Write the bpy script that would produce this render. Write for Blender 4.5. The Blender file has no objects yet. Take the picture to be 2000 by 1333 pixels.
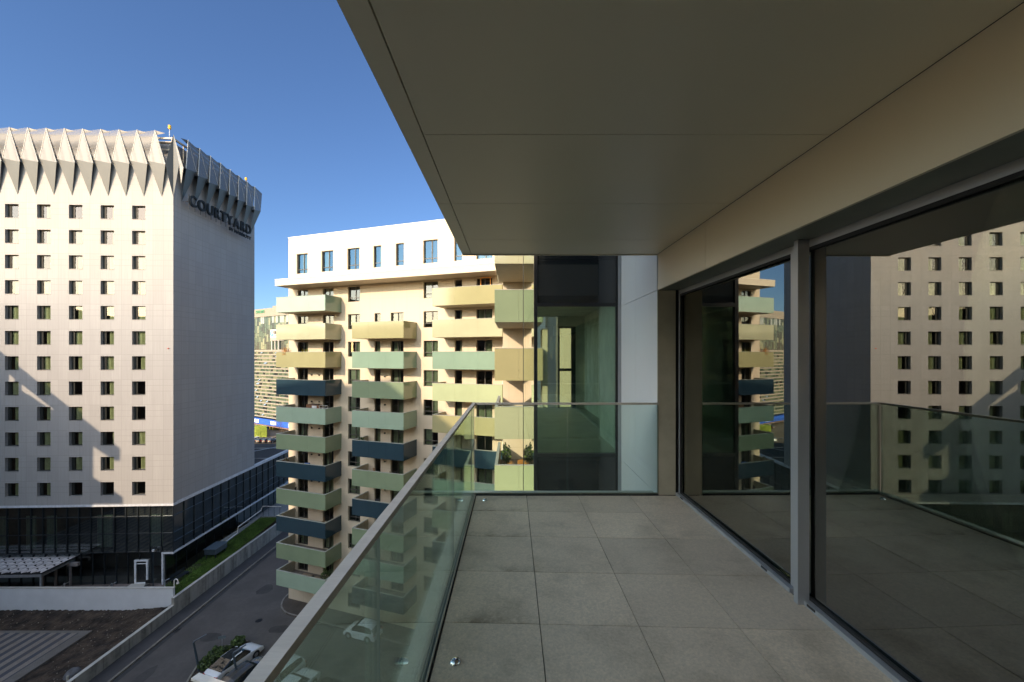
import bpy, bmesh, math, random
from mathutils import Vector, Matrix
random.seed(7)
sc = bpy.context.scene
R = math.radians
# ------------------------------------------------------------------ camera, sky, sun, exposure
# the camera stands at the origin, 1.65 m above the terrace and 29 m above the street
GZ = -29.0          # street level
FZ = -1.647         # terrace floor
cam_d = bpy.data.cameras.new("camera"); cam = bpy.data.objects.new("camera", cam_d)
sc.collection.objects.link(cam); sc.camera = cam
cam_d.sensor_width = 36.0; cam_d.lens = 36.0 * 799 / 2000
cam_d.shift_y = 26.5 / 2000; cam_d.clip_start = 0.05; cam_d.clip_end = 6000
cam.rotation_euler = (R(90), 0, 0)
SUN = Vector((-1.287, -2.10, 0.92)).normalized()
el = math.asin(SUN.z); az = math.atan2(SUN.x, SUN.y)
world = bpy.data.worlds.new("World"); sc.world = world; world.use_nodes = True
wn = world.node_tree; bg = wn.nodes["Background"]
sky = wn.nodes.new("ShaderNodeTexSky"); sky.sky_type = 'NISHITA'; sky.sun_disc = False
sky.sun_elevation = el; sky.sun_rotation = az
sky.air_density = 1.0; sky.dust_density = 0.25; sky.ozone_density = 6.0; sky.altitude = 100
# added tint: sky brightened and warmed sunward to fill the terrace, dimmed blue elsewhere
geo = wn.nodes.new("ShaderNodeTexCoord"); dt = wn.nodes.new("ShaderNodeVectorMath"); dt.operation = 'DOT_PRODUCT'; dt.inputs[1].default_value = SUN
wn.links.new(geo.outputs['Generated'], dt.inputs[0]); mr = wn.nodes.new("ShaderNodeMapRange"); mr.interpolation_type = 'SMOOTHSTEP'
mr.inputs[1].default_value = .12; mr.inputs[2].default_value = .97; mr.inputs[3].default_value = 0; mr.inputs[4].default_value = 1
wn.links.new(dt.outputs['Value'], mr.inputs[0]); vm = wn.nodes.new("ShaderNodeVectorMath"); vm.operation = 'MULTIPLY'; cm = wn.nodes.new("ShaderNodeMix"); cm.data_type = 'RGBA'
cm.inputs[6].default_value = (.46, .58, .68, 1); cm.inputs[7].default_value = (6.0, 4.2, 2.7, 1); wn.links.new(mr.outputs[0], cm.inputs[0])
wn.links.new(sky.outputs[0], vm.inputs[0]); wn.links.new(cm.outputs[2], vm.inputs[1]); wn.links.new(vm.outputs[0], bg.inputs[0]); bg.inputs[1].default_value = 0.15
sun_d = bpy.data.lights.new("sun", 'SUN'); sun = bpy.data.objects.new("sun", sun_d)
sc.collection.objects.link(sun)
sun_d.energy = 2.2; sun_d.angle = R(0.5); sun_d.color = (1.0, 0.90, 0.74)
sun.rotation_euler = SUN.to_track_quat('Z', 'Y').to_euler()
sc.view_settings.view_transform = 'Standard'; sc.view_settings.look = 'None'
sc.view_settings.gamma = 1.0; sc.view_settings.exposure = 1.16
sc.view_settings.use_white_balance = True; sc.view_settings.white_balance_temperature = 8000; sc.view_settings.white_balance_tint = 17
sc.cycles.max_bounces = 10; sc.cycles.diffuse_bounces = 7; sc.cycles.glossy_bounces = 5
sc.cycles.transparent_max_bounces = 24; sc.cycles.caustics_reflective = False
sc.cycles.caustics_refractive = False; sc.cycles.sample_clamp_indirect = 6

# ------------------------------------------------------------------ materials
MT = {}
def N(nt, t, **kw):
    n = nt.nodes.new(t)
    for k, v in kw.items(): setattr(n, k, v)
    return n
def mixc(nt, a, b, fac, mode='MIX'):
    m = N(nt, "ShaderNodeMix", data_type='RGBA', blend_type=mode)
    for i, v in ((6, a), (7, b), (0, fac)):
        if hasattr(v, 'is_output'): nt.links.new(v, m.inputs[i])
        elif i == 0: m.inputs[0].default_value = v
        else: m.inputs[i].default_value = (*v[:3], 1)
    return m.outputs[2]
def math_n(nt, op, a, b=0.0, c=0.0):
    m = N(nt, "ShaderNodeMath", operation=op)
    for i, v in enumerate((a, b, c)):
        if hasattr(v, 'is_output'): nt.links.new(v, m.inputs[i])
        else: m.inputs[i].default_value = v
    return m.outputs[0]
def noise(nt, vec, scale, detail=4, rough=.55, lo=.35, hi=.65):
    n = N(nt, "ShaderNodeTexNoise"); n.inputs['Scale'].default_value = scale
    n.inputs['Detail'].default_value = detail; n.inputs['Roughness'].default_value = rough
    if vec is not None: nt.links.new(vec, n.inputs['Vector'])
    r = N(nt, "ShaderNodeMapRange"); r.inputs[1].default_value = lo; r.inputs[2].default_value = hi
    nt.links.new(n.outputs[0], r.inputs[0]); return r.outputs[0]
def coords(nt, scale=(1, 1, 1)):
    tc = N(nt, "ShaderNodeTexCoord"); mp = N(nt, "ShaderNodeMapping"); mp.inputs['Scale'].default_value = scale
    nt.links.new(tc.outputs['Object'], mp.inputs['Vector']); return mp.outputs[0]
def base(name):
    m = bpy.data.materials.new(name); m.use_nodes = True; nt = m.node_tree
    return m, nt, nt.nodes["Principled BSDF"]
def mat(name, col, rough=.6, metal=0, var=.12, scale=3, bump=0, spec=.5, stretch=(1, 1, 1), coat=0, fine=0):
    if name in MT: return MT[name]
    m, nt, p = base(name)
    p.inputs['Roughness'].default_value = rough; p.inputs['Metallic'].default_value = metal
    p.inputs['Specular IOR Level'].default_value = spec; p.inputs['Coat Weight'].default_value = coat
    v = coords(nt, stretch); f = noise(nt, v, scale)
    c = mixc(nt, [x * (1 - var) for x in col], [min(1, x * (1 + var)) for x in col], f)
    if fine:
        g = noise(nt, v, scale * 14, 3, .6)
        c = mixc(nt, c, [x * (1 - fine) for x in col], math_n(nt, 'MULTIPLY', g, .5))
    nt.links.new(c, p.inputs['Base Color'])
    if bump:
        b = N(nt, "ShaderNodeBump"); b.inputs['Strength'].default_value = bump; b.inputs['Distance'].default_value = .02
        nt.links.new(noise(nt, v, scale * 6, 5), b.inputs['Height']); nt.links.new(b.outputs[0], p.inputs['Normal'])
    MT[name] = m; return m
def glass(name, tint, refl, boost=1.0, rough=0.0, rcol=(1, 1, 1), wob=0):
    if name in MT: return MT[name]
    m, nt, p = base(name); nt.nodes.remove(p); out = nt.nodes["Material Output"]
    t = N(nt, "ShaderNodeBsdfTransparent"); t.inputs[0].default_value = (*tint, 1)
    g = N(nt, "ShaderNodeBsdfGlossy"); g.inputs['Roughness'].default_value = rough; g.inputs[0].default_value = (*rcol, 1)
    f = N(nt, "ShaderNodeFresnel"); f.inputs[0].default_value = 1.5
    fac = math_n(nt, 'MULTIPLY_ADD', f.outputs[0], boost, refl); fac = math_n(nt, 'MINIMUM', fac, .97)
    if wob:
        b = N(nt, "ShaderNodeBump"); b.inputs['Strength'].default_value = wob; b.inputs['Distance'].default_value = .02
        nt.links.new(noise(nt, coords(nt), 1.3, 1, .4, 0, 1), b.inputs['Height']); nt.links.new(b.outputs[0], g.inputs['Normal'])
    x = N(nt, "ShaderNodeMixShader"); nt.links.new(fac, x.inputs[0]); nt.links.new(t.outputs[0], x.inputs[1]); nt.links.new(g.outputs[0], x.inputs[2])
    nt.links.new(x.outputs[0], out.inputs[0]); MT[name] = m; return m
def panelled(name, col, zper, zoffs, xper, xoffs, jw=.025, dark=.6, rough=.7, var=.05, streak=.06):
    """cladding: joints at regular heights and widths, panels that differ a little, faint vertical rain streaks"""
    m, nt, p = base(name); p.inputs['Roughness'].default_value = rough
    tc = N(nt, "ShaderNodeTexCoord"); s = N(nt, "ShaderNodeSeparateXYZ"); nt.links.new(tc.outputs['Object'], s.inputs[0])
    h = math_n(nt, 'ADD', s.outputs[0], s.outputs[1]); z = s.outputs[2]
    fac = None
    for src, per, offs in ((z, zper, zoffs), (h, xper, xoffs)):
        for o in offs:
            a = math_n(nt, 'SUBTRACT', src, o); a = math_n(nt, 'FLOORED_MODULO', a, per) if False else math_n(nt, 'PINGPONG', a, per / 2)
            l = math_n(nt, 'LESS_THAN', a, jw / 2); fac = l if fac is None else math_n(nt, 'MAXIMUM', fac, l)
    cx = math_n(nt, 'FLOOR', math_n(nt, 'DIVIDE', math_n(nt, 'SUBTRACT', h, xoffs[0]), xper / max(1, len(xoffs))))
    cz = math_n(nt, 'FLOOR', math_n(nt, 'DIVIDE', math_n(nt, 'SUBTRACT', z, zoffs[0]), zper))
    cmb = N(nt, "ShaderNodeCombineXYZ"); nt.links.new(cx, cmb.inputs[0]); nt.links.new(cz, cmb.inputs[1])
    wnz = N(nt, "ShaderNodeTexWhiteNoise"); nt.links.new(cmb.outputs[0], wnz.inputs[0])
    c = mixc(nt, [x * (1 - var) for x in col], [min(1, x * (1 + var)) for x in col], wnz.outputs[0])
    st = noise(nt, coords(nt, (3, 3, .12)), 2.0, 5, .6)
    c = mixc(nt, c, [x * (1 - streak * 2) for x in col], math_n(nt, 'MULTIPLY', st, .5))
    gr = noise(nt, coords(nt), 9, 4, .7); c = mixc(nt, c, [x * .93 for x in col], math_n(nt, 'MULTIPLY', gr, .4))
    c = mixc(nt, c, [x * dark for x in col], fac)
    nt.links.new(c, p.inputs['Base Color'])
    MT[name] = m; return m

hotel_wall = panelled("hotel_cladding", (.335, .325, .315), 3.057, (.0, 1.65 - 3.057, 2.35), 1.23, (0.05,), .045, .78, .7, .07, .10)
apt_wall = panelled("apartment_cladding", (.58, .485, .36), 3.06, (.0,), 1.55, (0.4,), .025, .78, .6, .02, .04)
own_wall = mat("smooth_panel", (.84, .76, .60), .35, var=.02, scale=.7, spec=.5)
soffit_m = mat("soffit_panel", (.77, .70, .54), .42, var=.03, scale=.5, spec=.5)
white_m = mat("white_render", (.62, .63, .64), .8, var=.06, scale=.6, fine=.06)
dark_m = mat("dark_void", (.012, .013, .014), .9, var=.2)
black_frame = mat("black_frame", (.018, .02, .022), .35, var=.1)
grey_alu = mat("grey_aluminium", (.42, .44, .46), .38, .55, var=.03, scale=1)
rail_m = mat("rail_aluminium", (.52, .48, .40), .5, .1, var=.10, scale=2, stretch=(1, 6, 1), fine=.15)
bronze_frame = mat("bronze_frame", (.075, .07, .06), .4, var=.1)
conc = mat("concrete", (.30, .285, .25), .85, var=.28, scale=.9, bump=.3, stretch=(1, 1, .35), fine=.2)
conc_l = mat("pale_concrete", (.46, .44, .40), .85, var=.14, scale=1.2, bump=.2, fine=.12)
steel = mat("chrome", (.75, .76, .78), .12, 1, var=.02)
galv = mat("galvanised_steel", (.42, .44, .46), .4, .7, var=.1)
pole_m = mat("dark_blue_paint", (.03, .05, .065), .4, var=.1)
rubber = mat("rubber", (.012, .012, .013), .7, var=.2)

railglass = glass("rail_glass", (.895, .965, .925), .005, .75, rcol=(.92, 1, .96))
glassedge = mat("glass_edge", (.34, .44, .38), .2, var=.05)
window_glass = glass("coated_glass", (.60, .66, .57), .27, .95, rcol=(.78, .78, .72), wob=.012)
side_glass = glass("corner_glass", (.75, .86, .78), .12, 1.0, rcol=(.95, 1, .95))
front_glass = glass("front_glass", (.78, .87, .80), .06, 1.0, rcol=(.8, 1, .9))
pent_glass = glass("penthouse_glass", (.3, .4, .4), .08, .9, wob=.01, rcol=(.30, .62, .95))
flat_glass = glass("flat_glass", (.42, .52, .50), .04, 1.0, wob=.01)
hotel_glass = glass("hotel_glass", (.62, .68, .60), .03, 1.0, wob=.01)
pod_glass = glass("podium_glass", (.45, .55, .56), .17, .9, wob=.06, rcol=(.8, .95, 1))
spandrel = mat("spandrel_glass", (.016, .02, .022), .04, spec=.9, var=.1)

# ------------------------------------------------------------------ mesh helpers
class MB:
    def __init__(s): s.v = []; s.f = []; s.m = []
    def add(s, vs, fs, mi=0):
        o = len(s.v); s.v += [tuple(v) for v in vs]; s.f += [tuple(i + o for i in f) for f in fs]; s.m += [mi] * len(fs); return s
    def box(s, x0, x1, y0, y1, z0, z1, mi=0, M=None):
        vs = [Vector((x, y, z)) for z in (z0, z1) for y in (y0, y1) for x in (x0, x1)]
        if M is not None: vs = [M @ v for v in vs]
        return s.add(vs, [(0, 2, 3, 1), (4, 5, 7, 6), (0, 1, 5, 4), (2, 6, 7, 3), (0, 4, 6, 2), (1, 3, 7, 5)], mi)
    def prism(s, pts, z0, z1, mi=0):
        n = len(pts); vs = [(x, y, z0) for x, y in pts] + [(x, y, z1) for x, y in pts]
        return s.add(vs, [tuple(range(n - 1, -1, -1)), tuple(range(n, 2 * n))] + [(i, (i + 1) % n, n + (i + 1) % n, n + i) for i in range(n)], mi)
    def tube(s, pts, r, n=8, mi=0, r2=None):
        pts = [Vector(p) for p in pts]; rings = []
        for i, p in enumerate(pts):
            a = pts[max(0, i - 1)]; b = pts[min(len(pts) - 1, i + 1)]; d = (b - a).normalized()
            u = d.orthogonal().normalized() if i == 0 else (pu - d * pu.dot(d)).normalized()
            pu = u; w = d.cross(u); rr = r if r2 is None else r + (r2 - r) * i / (len(pts) - 1)
            rings.append([p + (u * math.cos(2 * math.pi * k / n) + w * math.sin(2 * math.pi * k / n)) * rr for k in range(n)])
        vs = [v for rg in rings for v in rg]; fs = []
        for i in range(len(pts) - 1):
            for k in range(n): fs.append((i * n + k, i * n + (k + 1) % n, (i + 1) * n + (k + 1) % n, (i + 1) * n + k))
        fs.append(tuple(range(n - 1, -1, -1))); fs.append(tuple(range((len(pts) - 1) * n, len(pts) * n)))
        return s.add(vs, fs, mi)
    def quad(s, a, b, c, d, mi=0): return s.add([a, b, c, d], [(0, 1, 2, 3)], mi)
    def build(s, name, mats, parent=None, smooth=False, bevel=0):
        me = bpy.data.meshes.new(name); me.from_pydata(s.v, [], s.f)
        if not isinstance(mats, (list, tuple)): mats = [mats]
        for m in mats: me.materials.append(m)
        me.polygons.foreach_set("material_index", s.m)
        if smooth: me.polygons.foreach_set("use_smooth", [True] * len(s.f))
        me.update(); o = bpy.data.objects.new(name, me); sc.collection.objects.link(o)
        if bevel:
            b = o.modifiers.new("bevel", 'BEVEL'); b.width = bevel; b.segments = 2; b.limit_method = 'ANGLE'
        if parent: o.parent = parent
        return o
def tag(o, label=None, cat=None, group=None, kind=None):
    if label: o['label'] = label
    if cat: o['category'] = cat
    if group: o['group'] = group
    if kind: o['kind'] = kind
    return o
def empty(name, loc=(0, 0, 0), rz=0, label=None, cat=None, group=None):
    o = bpy.data.objects.new(name, None); o.empty_display_size = .3; sc.collection.objects.link(o)
    o.location = loc; o.rotation_euler = (0, 0, rz); return tag(o, label, cat, group)
def copy_tree(o, parent=None):
    c = o.copy(); sc.collection.objects.link(c)
    if parent: c.parent = parent
    for ch in list(o.children): copy_tree(ch, c)
    return c
def holed_wall(mb, x0, x1, z0, z1, holes, y=0.0, depth=.3, mi=0, mi_rev=0):
    """a wall in the xz plane (facing -y) with real openings and reveals"""
    xs = sorted({x0, x1, *[h[0] for h in holes], *[h[1] for h in holes]}); zs = sorted({z0, z1, *[h[2] for h in holes], *[h[3] for h in holes]})
    xs = [x for x in xs if x0 <= x <= x1]; zs = [z for z in zs if z0 <= z <= z1]
    for i in range(len(xs) - 1):
        for k in range(len(zs) - 1):
            cx = (xs[i] + xs[i + 1]) / 2; cz = (zs[k] + zs[k + 1]) / 2
            if any(h[0] < cx < h[1] and h[2] < cz < h[3] for h in holes): continue
            mb.quad((xs[i], y, zs[k]), (xs[i + 1], y, zs[k]), (xs[i + 1], y, zs[k + 1]), (xs[i], y, zs[k + 1]), mi)
    for a, b, c, d in holes:
        mb.quad((a, y, c), (a, y + depth, c), (b, y + depth, c), (b, y, c), mi_rev)
        mb.quad((a, y, d), (b, y, d), (b, y + depth, d), (a, y + depth, d), mi_rev)
        mb.quad((a, y, c), (a, y, d), (a, y + depth, d), (a, y + depth, c), mi_rev)
        mb.quad((b, y, c), (b, y + depth, c), (b, y + depth, d), (b, y, d), mi_rev)
def text_mesh(body, size, depth, name, m, parent, M, align='LEFT', bold=0.0):
    cu = bpy.data.curves.new(name, 'FONT'); cu.body = body; cu.size = size; cu.extrude = depth; cu.align_x = align; cu.offset = bold
    tmp = bpy.data.objects.new(name, cu); sc.collection.objects.link(tmp)
    dg = bpy.context.evaluated_depsgraph_get(); me = bpy.data.meshes.new_from_object(tmp.evaluated_get(dg))
    bpy.data.objects.remove(tmp); me.transform(M); me.materials.clear(); me.materials.append(m)
    o = bpy.data.objects.new(name, me); sc.collection.objects.link(o); o.parent = parent; return o
def text_width(body, size, bold=0):
    cu = bpy.data.curves.new("w", 'FONT'); cu.body = body; cu.size = size
    tmp = bpy.data.objects.new("w", cu); sc.collection.objects.link(tmp); bpy.context.view_layer.update()
    w = tmp.dimensions.x; bpy.data.objects.remove(tmp); return w

# ------------------------------------------------------------------ SETTING: ground, road, kerbs
def sheet(name, pts, z, m, kind='structure'):
    mb = MB(); mb.add([(x, y, z) for x, y in pts], [tuple(range(len(pts)))]); o = mb.build(name, m); o['kind'] = kind; return o
asphalt = mat("asphalt", (.088, .078, .072), .9, var=.22, scale=.25, bump=.25, fine=.25)
asphalt2 = mat("asphalt_pavement", (.058, .054, .054), .9, var=.15, scale=.6, bump=.25, fine=.2)
far_ground = mat("far_ground", (.17, .13, .09), .95, var=.35, scale=.05, fine=.3)
sheet("ground", [(-3000, -3000), (3000, -3000), (3000, 4000), (-3000, 4000)], GZ - .12, far_ground)
sheet("road", [(-35.5, -60), (60, -60), (60, 118), (-35.5, 118)], GZ, asphalt)
mb = MB(); mb.box(-37.4, -35.72, 10, 110, GZ - .1, GZ + .12); o = mb.build("pavement", asphalt2); o['kind'] = 'structure'
mb = MB()
for i in range(100): mb.box(-35.72, -35.5, 10 + i, 10.985 + i, GZ - .1, GZ + .15)
o = mb.build("kerb", mat("kerb_grey", (.17, .15, .125), .9, var=.2)); o['kind'] = 'structure'
mb = MB(); mb.box(-35.5, -35.0, 10, 110, GZ, GZ + .004); o = mb.build("gutter", mat("gutter_asphalt", (.038, .037, .038), .9, var=.1)); o['kind'] = 'structure'
# lines painted in the road beside the kerb, worn
lotz = GZ + .25
soil_m = mat("soil", (.050, .034, .024), .95, var=.75, scale=.9, bump=1.0, fine=.6)
# sloping soil bank: mesh with relief
def relief(name, x0, x1, y0, y1, nx, ny, fz, m, kind='structure'):
    mb = MB(); vs = []
    for j in range(ny + 1):
        for i in range(nx + 1):
            x = x0 + (x1 - x0) * i / nx; y = y0 + (y1 - y0) * j / ny; vs.append((x, y, fz(x, y)))
    fs = [(j * (nx + 1) + i, j * (nx + 1) + i + 1, (j + 1) * (nx + 1) + i + 1, (j + 1) * (nx + 1) + i) for j in range(ny) for i in range(nx)]
    mb.add(vs, fs); o = mb.build(name, m, smooth=False); o['kind'] = kind; return o
def soil_h(x, y):
    a = max(0, (y - 42.9) / 2.7); b = max(0, (x + 43.0) / 5.5)
    return GZ + .12 + .55 * max(a, 0) ** 1.2 * .8 + .45 * min(1, b) + random.uniform(-.07, .07)
relief("soil", -75, -37.45, 20, 45.55, 190, 130, soil_h, soil_m)
# striped paving: light and dark bands
def pavers():
    m, nt, p = base("striped_pavers"); p.inputs['Roughness'].default_value = .85
    tc = N(nt, "ShaderNodeTexCoord"); s = N(nt, "ShaderNodeSeparateXYZ"); nt.links.new(tc.outputs['Object'], s.inputs[0])
    a = math_n(nt, 'PINGPONG', s.outputs[0], .53); st = math_n(nt, 'LESS_THAN', a, .25)
    edge = math_n(nt, 'GREATER_THAN', s.outputs[0], -44.6); top = math_n(nt, 'GREATER_THAN', s.outputs[1], 42.15)
    br = N(nt, "ShaderNodeTexBrick"); nt.links.new(tc.outputs['Object'], br.inputs[0]); br.inputs['Scale'].default_value = 2.4
    br.inputs['Color1'].default_value = (.9, .9, .9, 1); br.inputs['Color2'].default_value = (.7, .7, .7, 1); br.inputs['Mortar'].default_value = (.35, .35, .35, 1)
    c = mixc(nt, (.27, .235, .205), (.06, .072, .095), st); c = mixc(nt, c, (.17, .16, .15), math_n(nt, 'MAXIMUM', edge, top))
    c = mixc(nt, c, br.outputs[0], .6, 'MULTIPLY')
    c = mixc(nt, c, (.1, .08, .06), math_n(nt, 'MULTIPLY', noise(nt, coords(nt), 1.2), .35)); nt.links.new(c, p.inputs['Base Color']); return m
mb = MB(); mb.box(-80, -43.6, 20, 42.5, GZ - .05, GZ + .33); o = mb.build("paved_lot", pavers()); o['kind'] = 'structure'
# stones lying in the soil
mb = MB()
for i in range(420):
    x = random.uniform(-58, -37.9); y = random.uniform(34, 45.4)
    if x < -43.4 and y < 42.7: continue
    r = random.uniform(.02, .07); z = soil_h(x, y) + .03
    mb.add([(x - r, y, z), (x, y - r, z), (x + r, y, z), (x, y + r, z), (x, y, z + r), (x, y, z - r)], [(0, 1, 4), (1, 2, 4), (2, 3, 4), (3, 0, 4), (1, 0, 5), (2, 1, 5), (3, 2, 5), (0, 3, 5)])
o = mb.build("gravel", mat("stones", (.22, .19, .15), .9, var=.4, scale=2)); o['kind'] = 'stuff'
# grass bank between hotel and retaining wall
def grass_z(y): return GZ + 1.45 + max(0, (y - 46)) * .055
relief("lawn_soil", -41.3, -37.75, 45.9, 66.4, 30, 120, lambda x, y: grass_z(y) + random.uniform(-.03, .03), mat("lawn_soil", (.04, .045, .02), .95, var=.5, scale=1.5))
mb = MB()
for i in range(42000):
    x = random.uniform(-41.2, -37.8); y = random.uniform(46, 66.2)
    dirt = (x < -39.9 and y < 53)
    if dirt and random.random() < .8: continue
    if y > 52.2 and x < -40.2 + (y - 52) * .02 and random.random() < .6: continue
    z = grass_z(y); a = random.uniform(0, 6.28); h = random.uniform(.08, .2); w = .035
    dx, dy = math.cos(a) * w, math.sin(a) * w
    mb.add([(x - dx, y - dy, z), (x + dx, y + dy, z), (x + random.uniform(-.06, .06), y + random.uniform(-.06, .06), z + h)], [(0, 1, 2)], 0 if random.random() < .7 else 1)
o = mb.build("grass", [mat("grass_blades", (.055, .13, .02), .7, var=.4, scale=.7), mat("grass_blades_light", (.11, .19, .03), .7, var=.3, scale=1)]); tag(o, "green grass on the bank beside the hotel's glass base", None, None, 'stuff'); o['category'] = 'grass'
# hotel yard
mb = MB(); mb.box(-90, -41.3, 45.8, 50.4, GZ - .1, GZ + .95); o = mb.build("yard", mat("yard_deck", (.14, .11, .10), .9, var=.35, scale=.8)); o['kind'] = 'structure'
# pavement island around the apartment block, curved kerb
U = Vector((.9476, -.3195)); NN = Vector((-.3195, -.9476)); C0 = Vector((-26.2, 48.4))
def A2(t, p=0): return C0 + U * t + NN * p
def island():
    pts = [A2(30, 2.3), A2(2.4, 2.3)]
    for i in range(1, 9):
        a = math.pi / 2 * i / 8; pts.append(A2(2.4 - 3.6 * math.sin(a), 2.3 - 3.6 * (1 - math.cos(a))))
    pts += [A2(-1.2, -18), A2(30, -18)]
    return pts
pts = island()
mb = MB(); mb.prism([(p.x, p.y) for p in pts][::-1], GZ - .05, GZ + .12); o = mb.build("apartment_pavement", mat("brown_pavement", (.075, .06, .05), .9, var=.25, scale=.8, fine=.3)); o['kind'] = 'structure'
mb = MB()
for a, b in zip(pts[:-2], pts[1:-1]):
    d = (b - a).normalized(); n = Vector((-d.y, d.x)); L = (b - a).length; k = max(1, int(L))
    for i in range(k):
        p = a + d * (L * i / k); q = a + d * (L * (i + 1) / k - .012)
        mb.prism([(p.x, p.y), (p.x + n.x * -.16, p.y + n.y * -.16), (q.x + n.x * -.16, q.y + n.y * -.16), (q.x, q.y)][::1], GZ - .05, GZ + .15)
o = mb.build("apartment_kerb", mat("kerb_stone", (.20, .18, .16), .9, var=.2, scale=2)); o['kind'] = 'structure'
# manhole covers and patches in the road are things
mh = MB(); mh.prism([(.35 * math.cos(a / 16 * 6.283), .35 * math.sin(a / 16 * 6.283)) for a in range(16)], 0, .012)
for i in range(4): mh.box(-.22, .22, -.18 + i * .12 - .02, -.18 + i * .12 + .02, .012, .02)
o = mh.build("manhole_cover", mat("cast_iron", (.02, .02, .022), .6, .4)); o.location = (-27.6, 44.6, GZ + .001); tag(o, "dark round manhole cover in the road near the curved kerb", "manhole cover")

# ------------------------------------------------------------------ HOTEL
HA = math.atan2(.04, .999)
hotel = empty("hotel_tower", (-41.4, 50, 0), HA, "pale hotel tower with square windows and folded metal crown", "hotel")
HZ0 = -18.2; HW = 23.5; HD = 16.85
rows = [18.14 - 3.057 * k for k in range(12)]
cols = [3.29 + 3.69 * k for k in range(7)]
holes = []
for c in cols[:6]:
    for z in rows: holes.append((-(c + 1.57), -c, z - 1.65, z))
mb = MB(); holed_wall(mb, -HW - 3, 0, HZ0, 24.2, holes, 0, .42)
mb.quad((0, 0, HZ0), (0, HD, HZ0), (0, HD, 24.2), (0, 0, 24.2)); mb.quad((-HW - 3, HD, HZ0), (-HW - 3, 0, HZ0), (-HW - 3, 0, 24.2), (-HW - 3, HD, 24.2))
mb.quad((0, HD, HZ0), (-HW - 3, HD, HZ0), (-HW - 3, HD, 24.2), (0, HD, 24.2)); mb.quad((-HW - 3, 0, 24.2), (0, 0, 24.2), (0, HD, 24.2), (-HW - 3, HD, 24.2))
mb.quad((-HW - 3, 0, HZ0), (-HW - 3, HD, HZ0), (0, HD, HZ0), (0, 0, HZ0))
wall_o = mb.build("wall", hotel_wall, hotel)
bk = MB(); bk.box(-HW - 2.5, -.6, 1.9, 2.1, HZ0, 20)
for c in cols[:6]:
    for z in rows: pass
room_m = mat("hotel_room", (.05, .045, .04), .9, var=.3)
bk.build("room_backing", room_m, hotel)
frame_h = mat("hotel_window_frame", (.02, .024, .022), .45, var=.1); cur_m = mat("curtain", (.70, .70, .50), .9, var=.10, scale=2)
def wavy(x0, x1, z0, z1, y, amp=.035, per=.16):
    mb = MB(); n = max(4, int((x1 - x0) / .03)); vs = []
    for i in range(n + 1):
        x = x0 + (x1 - x0) * i / n; yy = y + amp * math.sin(x / per * 6.283) * (1 + .4 * math.sin(x * 7)); vs += [(x, yy, z0), (x, yy, z1)]
    mb.add(vs, [(2 * i, 2 * i + 2, 2 * i + 3, 2 * i + 1) for i in range(n)]); return mb
W, Hh = 1.57, 1.65
fm = MB()
for a in ((-W, -W + .24, -Hh, 0), (-.04, 0, -Hh, 0), (-W + .30, -.04, -Hh, -Hh + .05), (-W + .30, -.04, -.05, 0), (-W + .30, -W + .36, -Hh + .05, -.05)):
    fm.box(a[0], a[1], .33 if a[1] - a[0] < .29 else .27, .42, a[2], a[3])
sill = MB(); sill.box(-W - .03, .03, -.04, .35, -Hh - .035, -Hh)
glassq = MB(); glassq.quad((-W + .3, .385, -Hh), (0, .385, -Hh), (0, .385, 0), (-W + .3, .385, 0))
frame_src = fm.build("window", frame_h, hotel); s_ = sill.build("sill", hotel_wall, frame_src); g_ = glassq.build("pane", hotel_glass, frame_src)
curts = [wavy(-1.25, -.04, -Hh, 0, .52), wavy(-1.25, -.55, -Hh, 0, .52), wavy(-.62, -.04, -Hh, 0, .52), wavy(-.95, -.04, -Hh, 0, .52), None]
cmesh = [c.build("curtain", cur_m, frame_src).data if c else None for c in curts]
for ch in [c for c in frame_src.children if c.name.startswith("curtain")]: bpy.data.objects.remove(ch)
first = True
for ci, c in enumerate(cols[:6]):
    for ri, z in enumerate(rows):
        if first: w = frame_src; first = False
        else: w = frame_src.copy(); sc.collection.objects.link(w)
        w.location = (-c, 0, z)
        if w is not frame_src:
            for ch in (s_, g_):
                d = ch.copy(); sc.collection.objects.link(d); d.parent = w
        k = random.choice([0, 3, 0, 3, 3, 2, 0]) if (ri, ci) not in ((0, 0), (0, 2), (0, 4), (5 + 3, 0), (7, 2), (7, 0), (11, 0), (11, 1), (11, 2)) else 4
        if cmesh[k]:
            d = bpy.data.objects.new("curtain", cmesh[k]); sc.collection.objects.link(d); d.parent = w
# small fittings on the facade
mb = MB(); mb.tube([(-.55, -.12, .75), (-.55, 0, .75)], .07, 8); tag(mb.build("alarm_light", mat("red_plastic", (.6, .06, .02), .4), hotel))
# crown of folded metal panels
crown_lo = mat("crown_metal", (.055, .062, .065), .45, .5, var=.06, scale=.8, fine=.05)
crown_hi = None
def perforated(name, col, alpha):
    m, nt, p = base(name); p.inputs['Base Color'].default_value = (*col, 1); p.inputs['Roughness'].default_value = .5; p.inputs['Metallic'].default_value = .2
    t = N(nt, "ShaderNodeBsdfTransparent"); x = N(nt, "ShaderNodeMixShader"); v = N(nt, "ShaderNodeTexVoronoi"); v.inputs['Scale'].default_value = 14
    v.inputs['Randomness'].default_value = 0
    nt.links.new(coords(nt), v.inputs['Vector'])
    g = math_n(nt, 'GREATER_THAN', v.outputs['Distance'], alpha); nt.links.new(g, x.inputs[0])
    nt.links.new(t.outputs[0], x.inputs[1]); nt.links.new(p.outputs[0], x.inputs[2]); nt.links.new(x.outputs[0], nt.nodes["Material Output"].inputs[0]); MT[name] = m; return m
mesh_a = perforated("perforated_panel", (.15, .155, .158), .24)
mesh_b = perforated("open_mesh", (.07, .074, .078), .40)
ZB, ZM, ZT = 19.25, 23.2, 27.1
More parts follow.
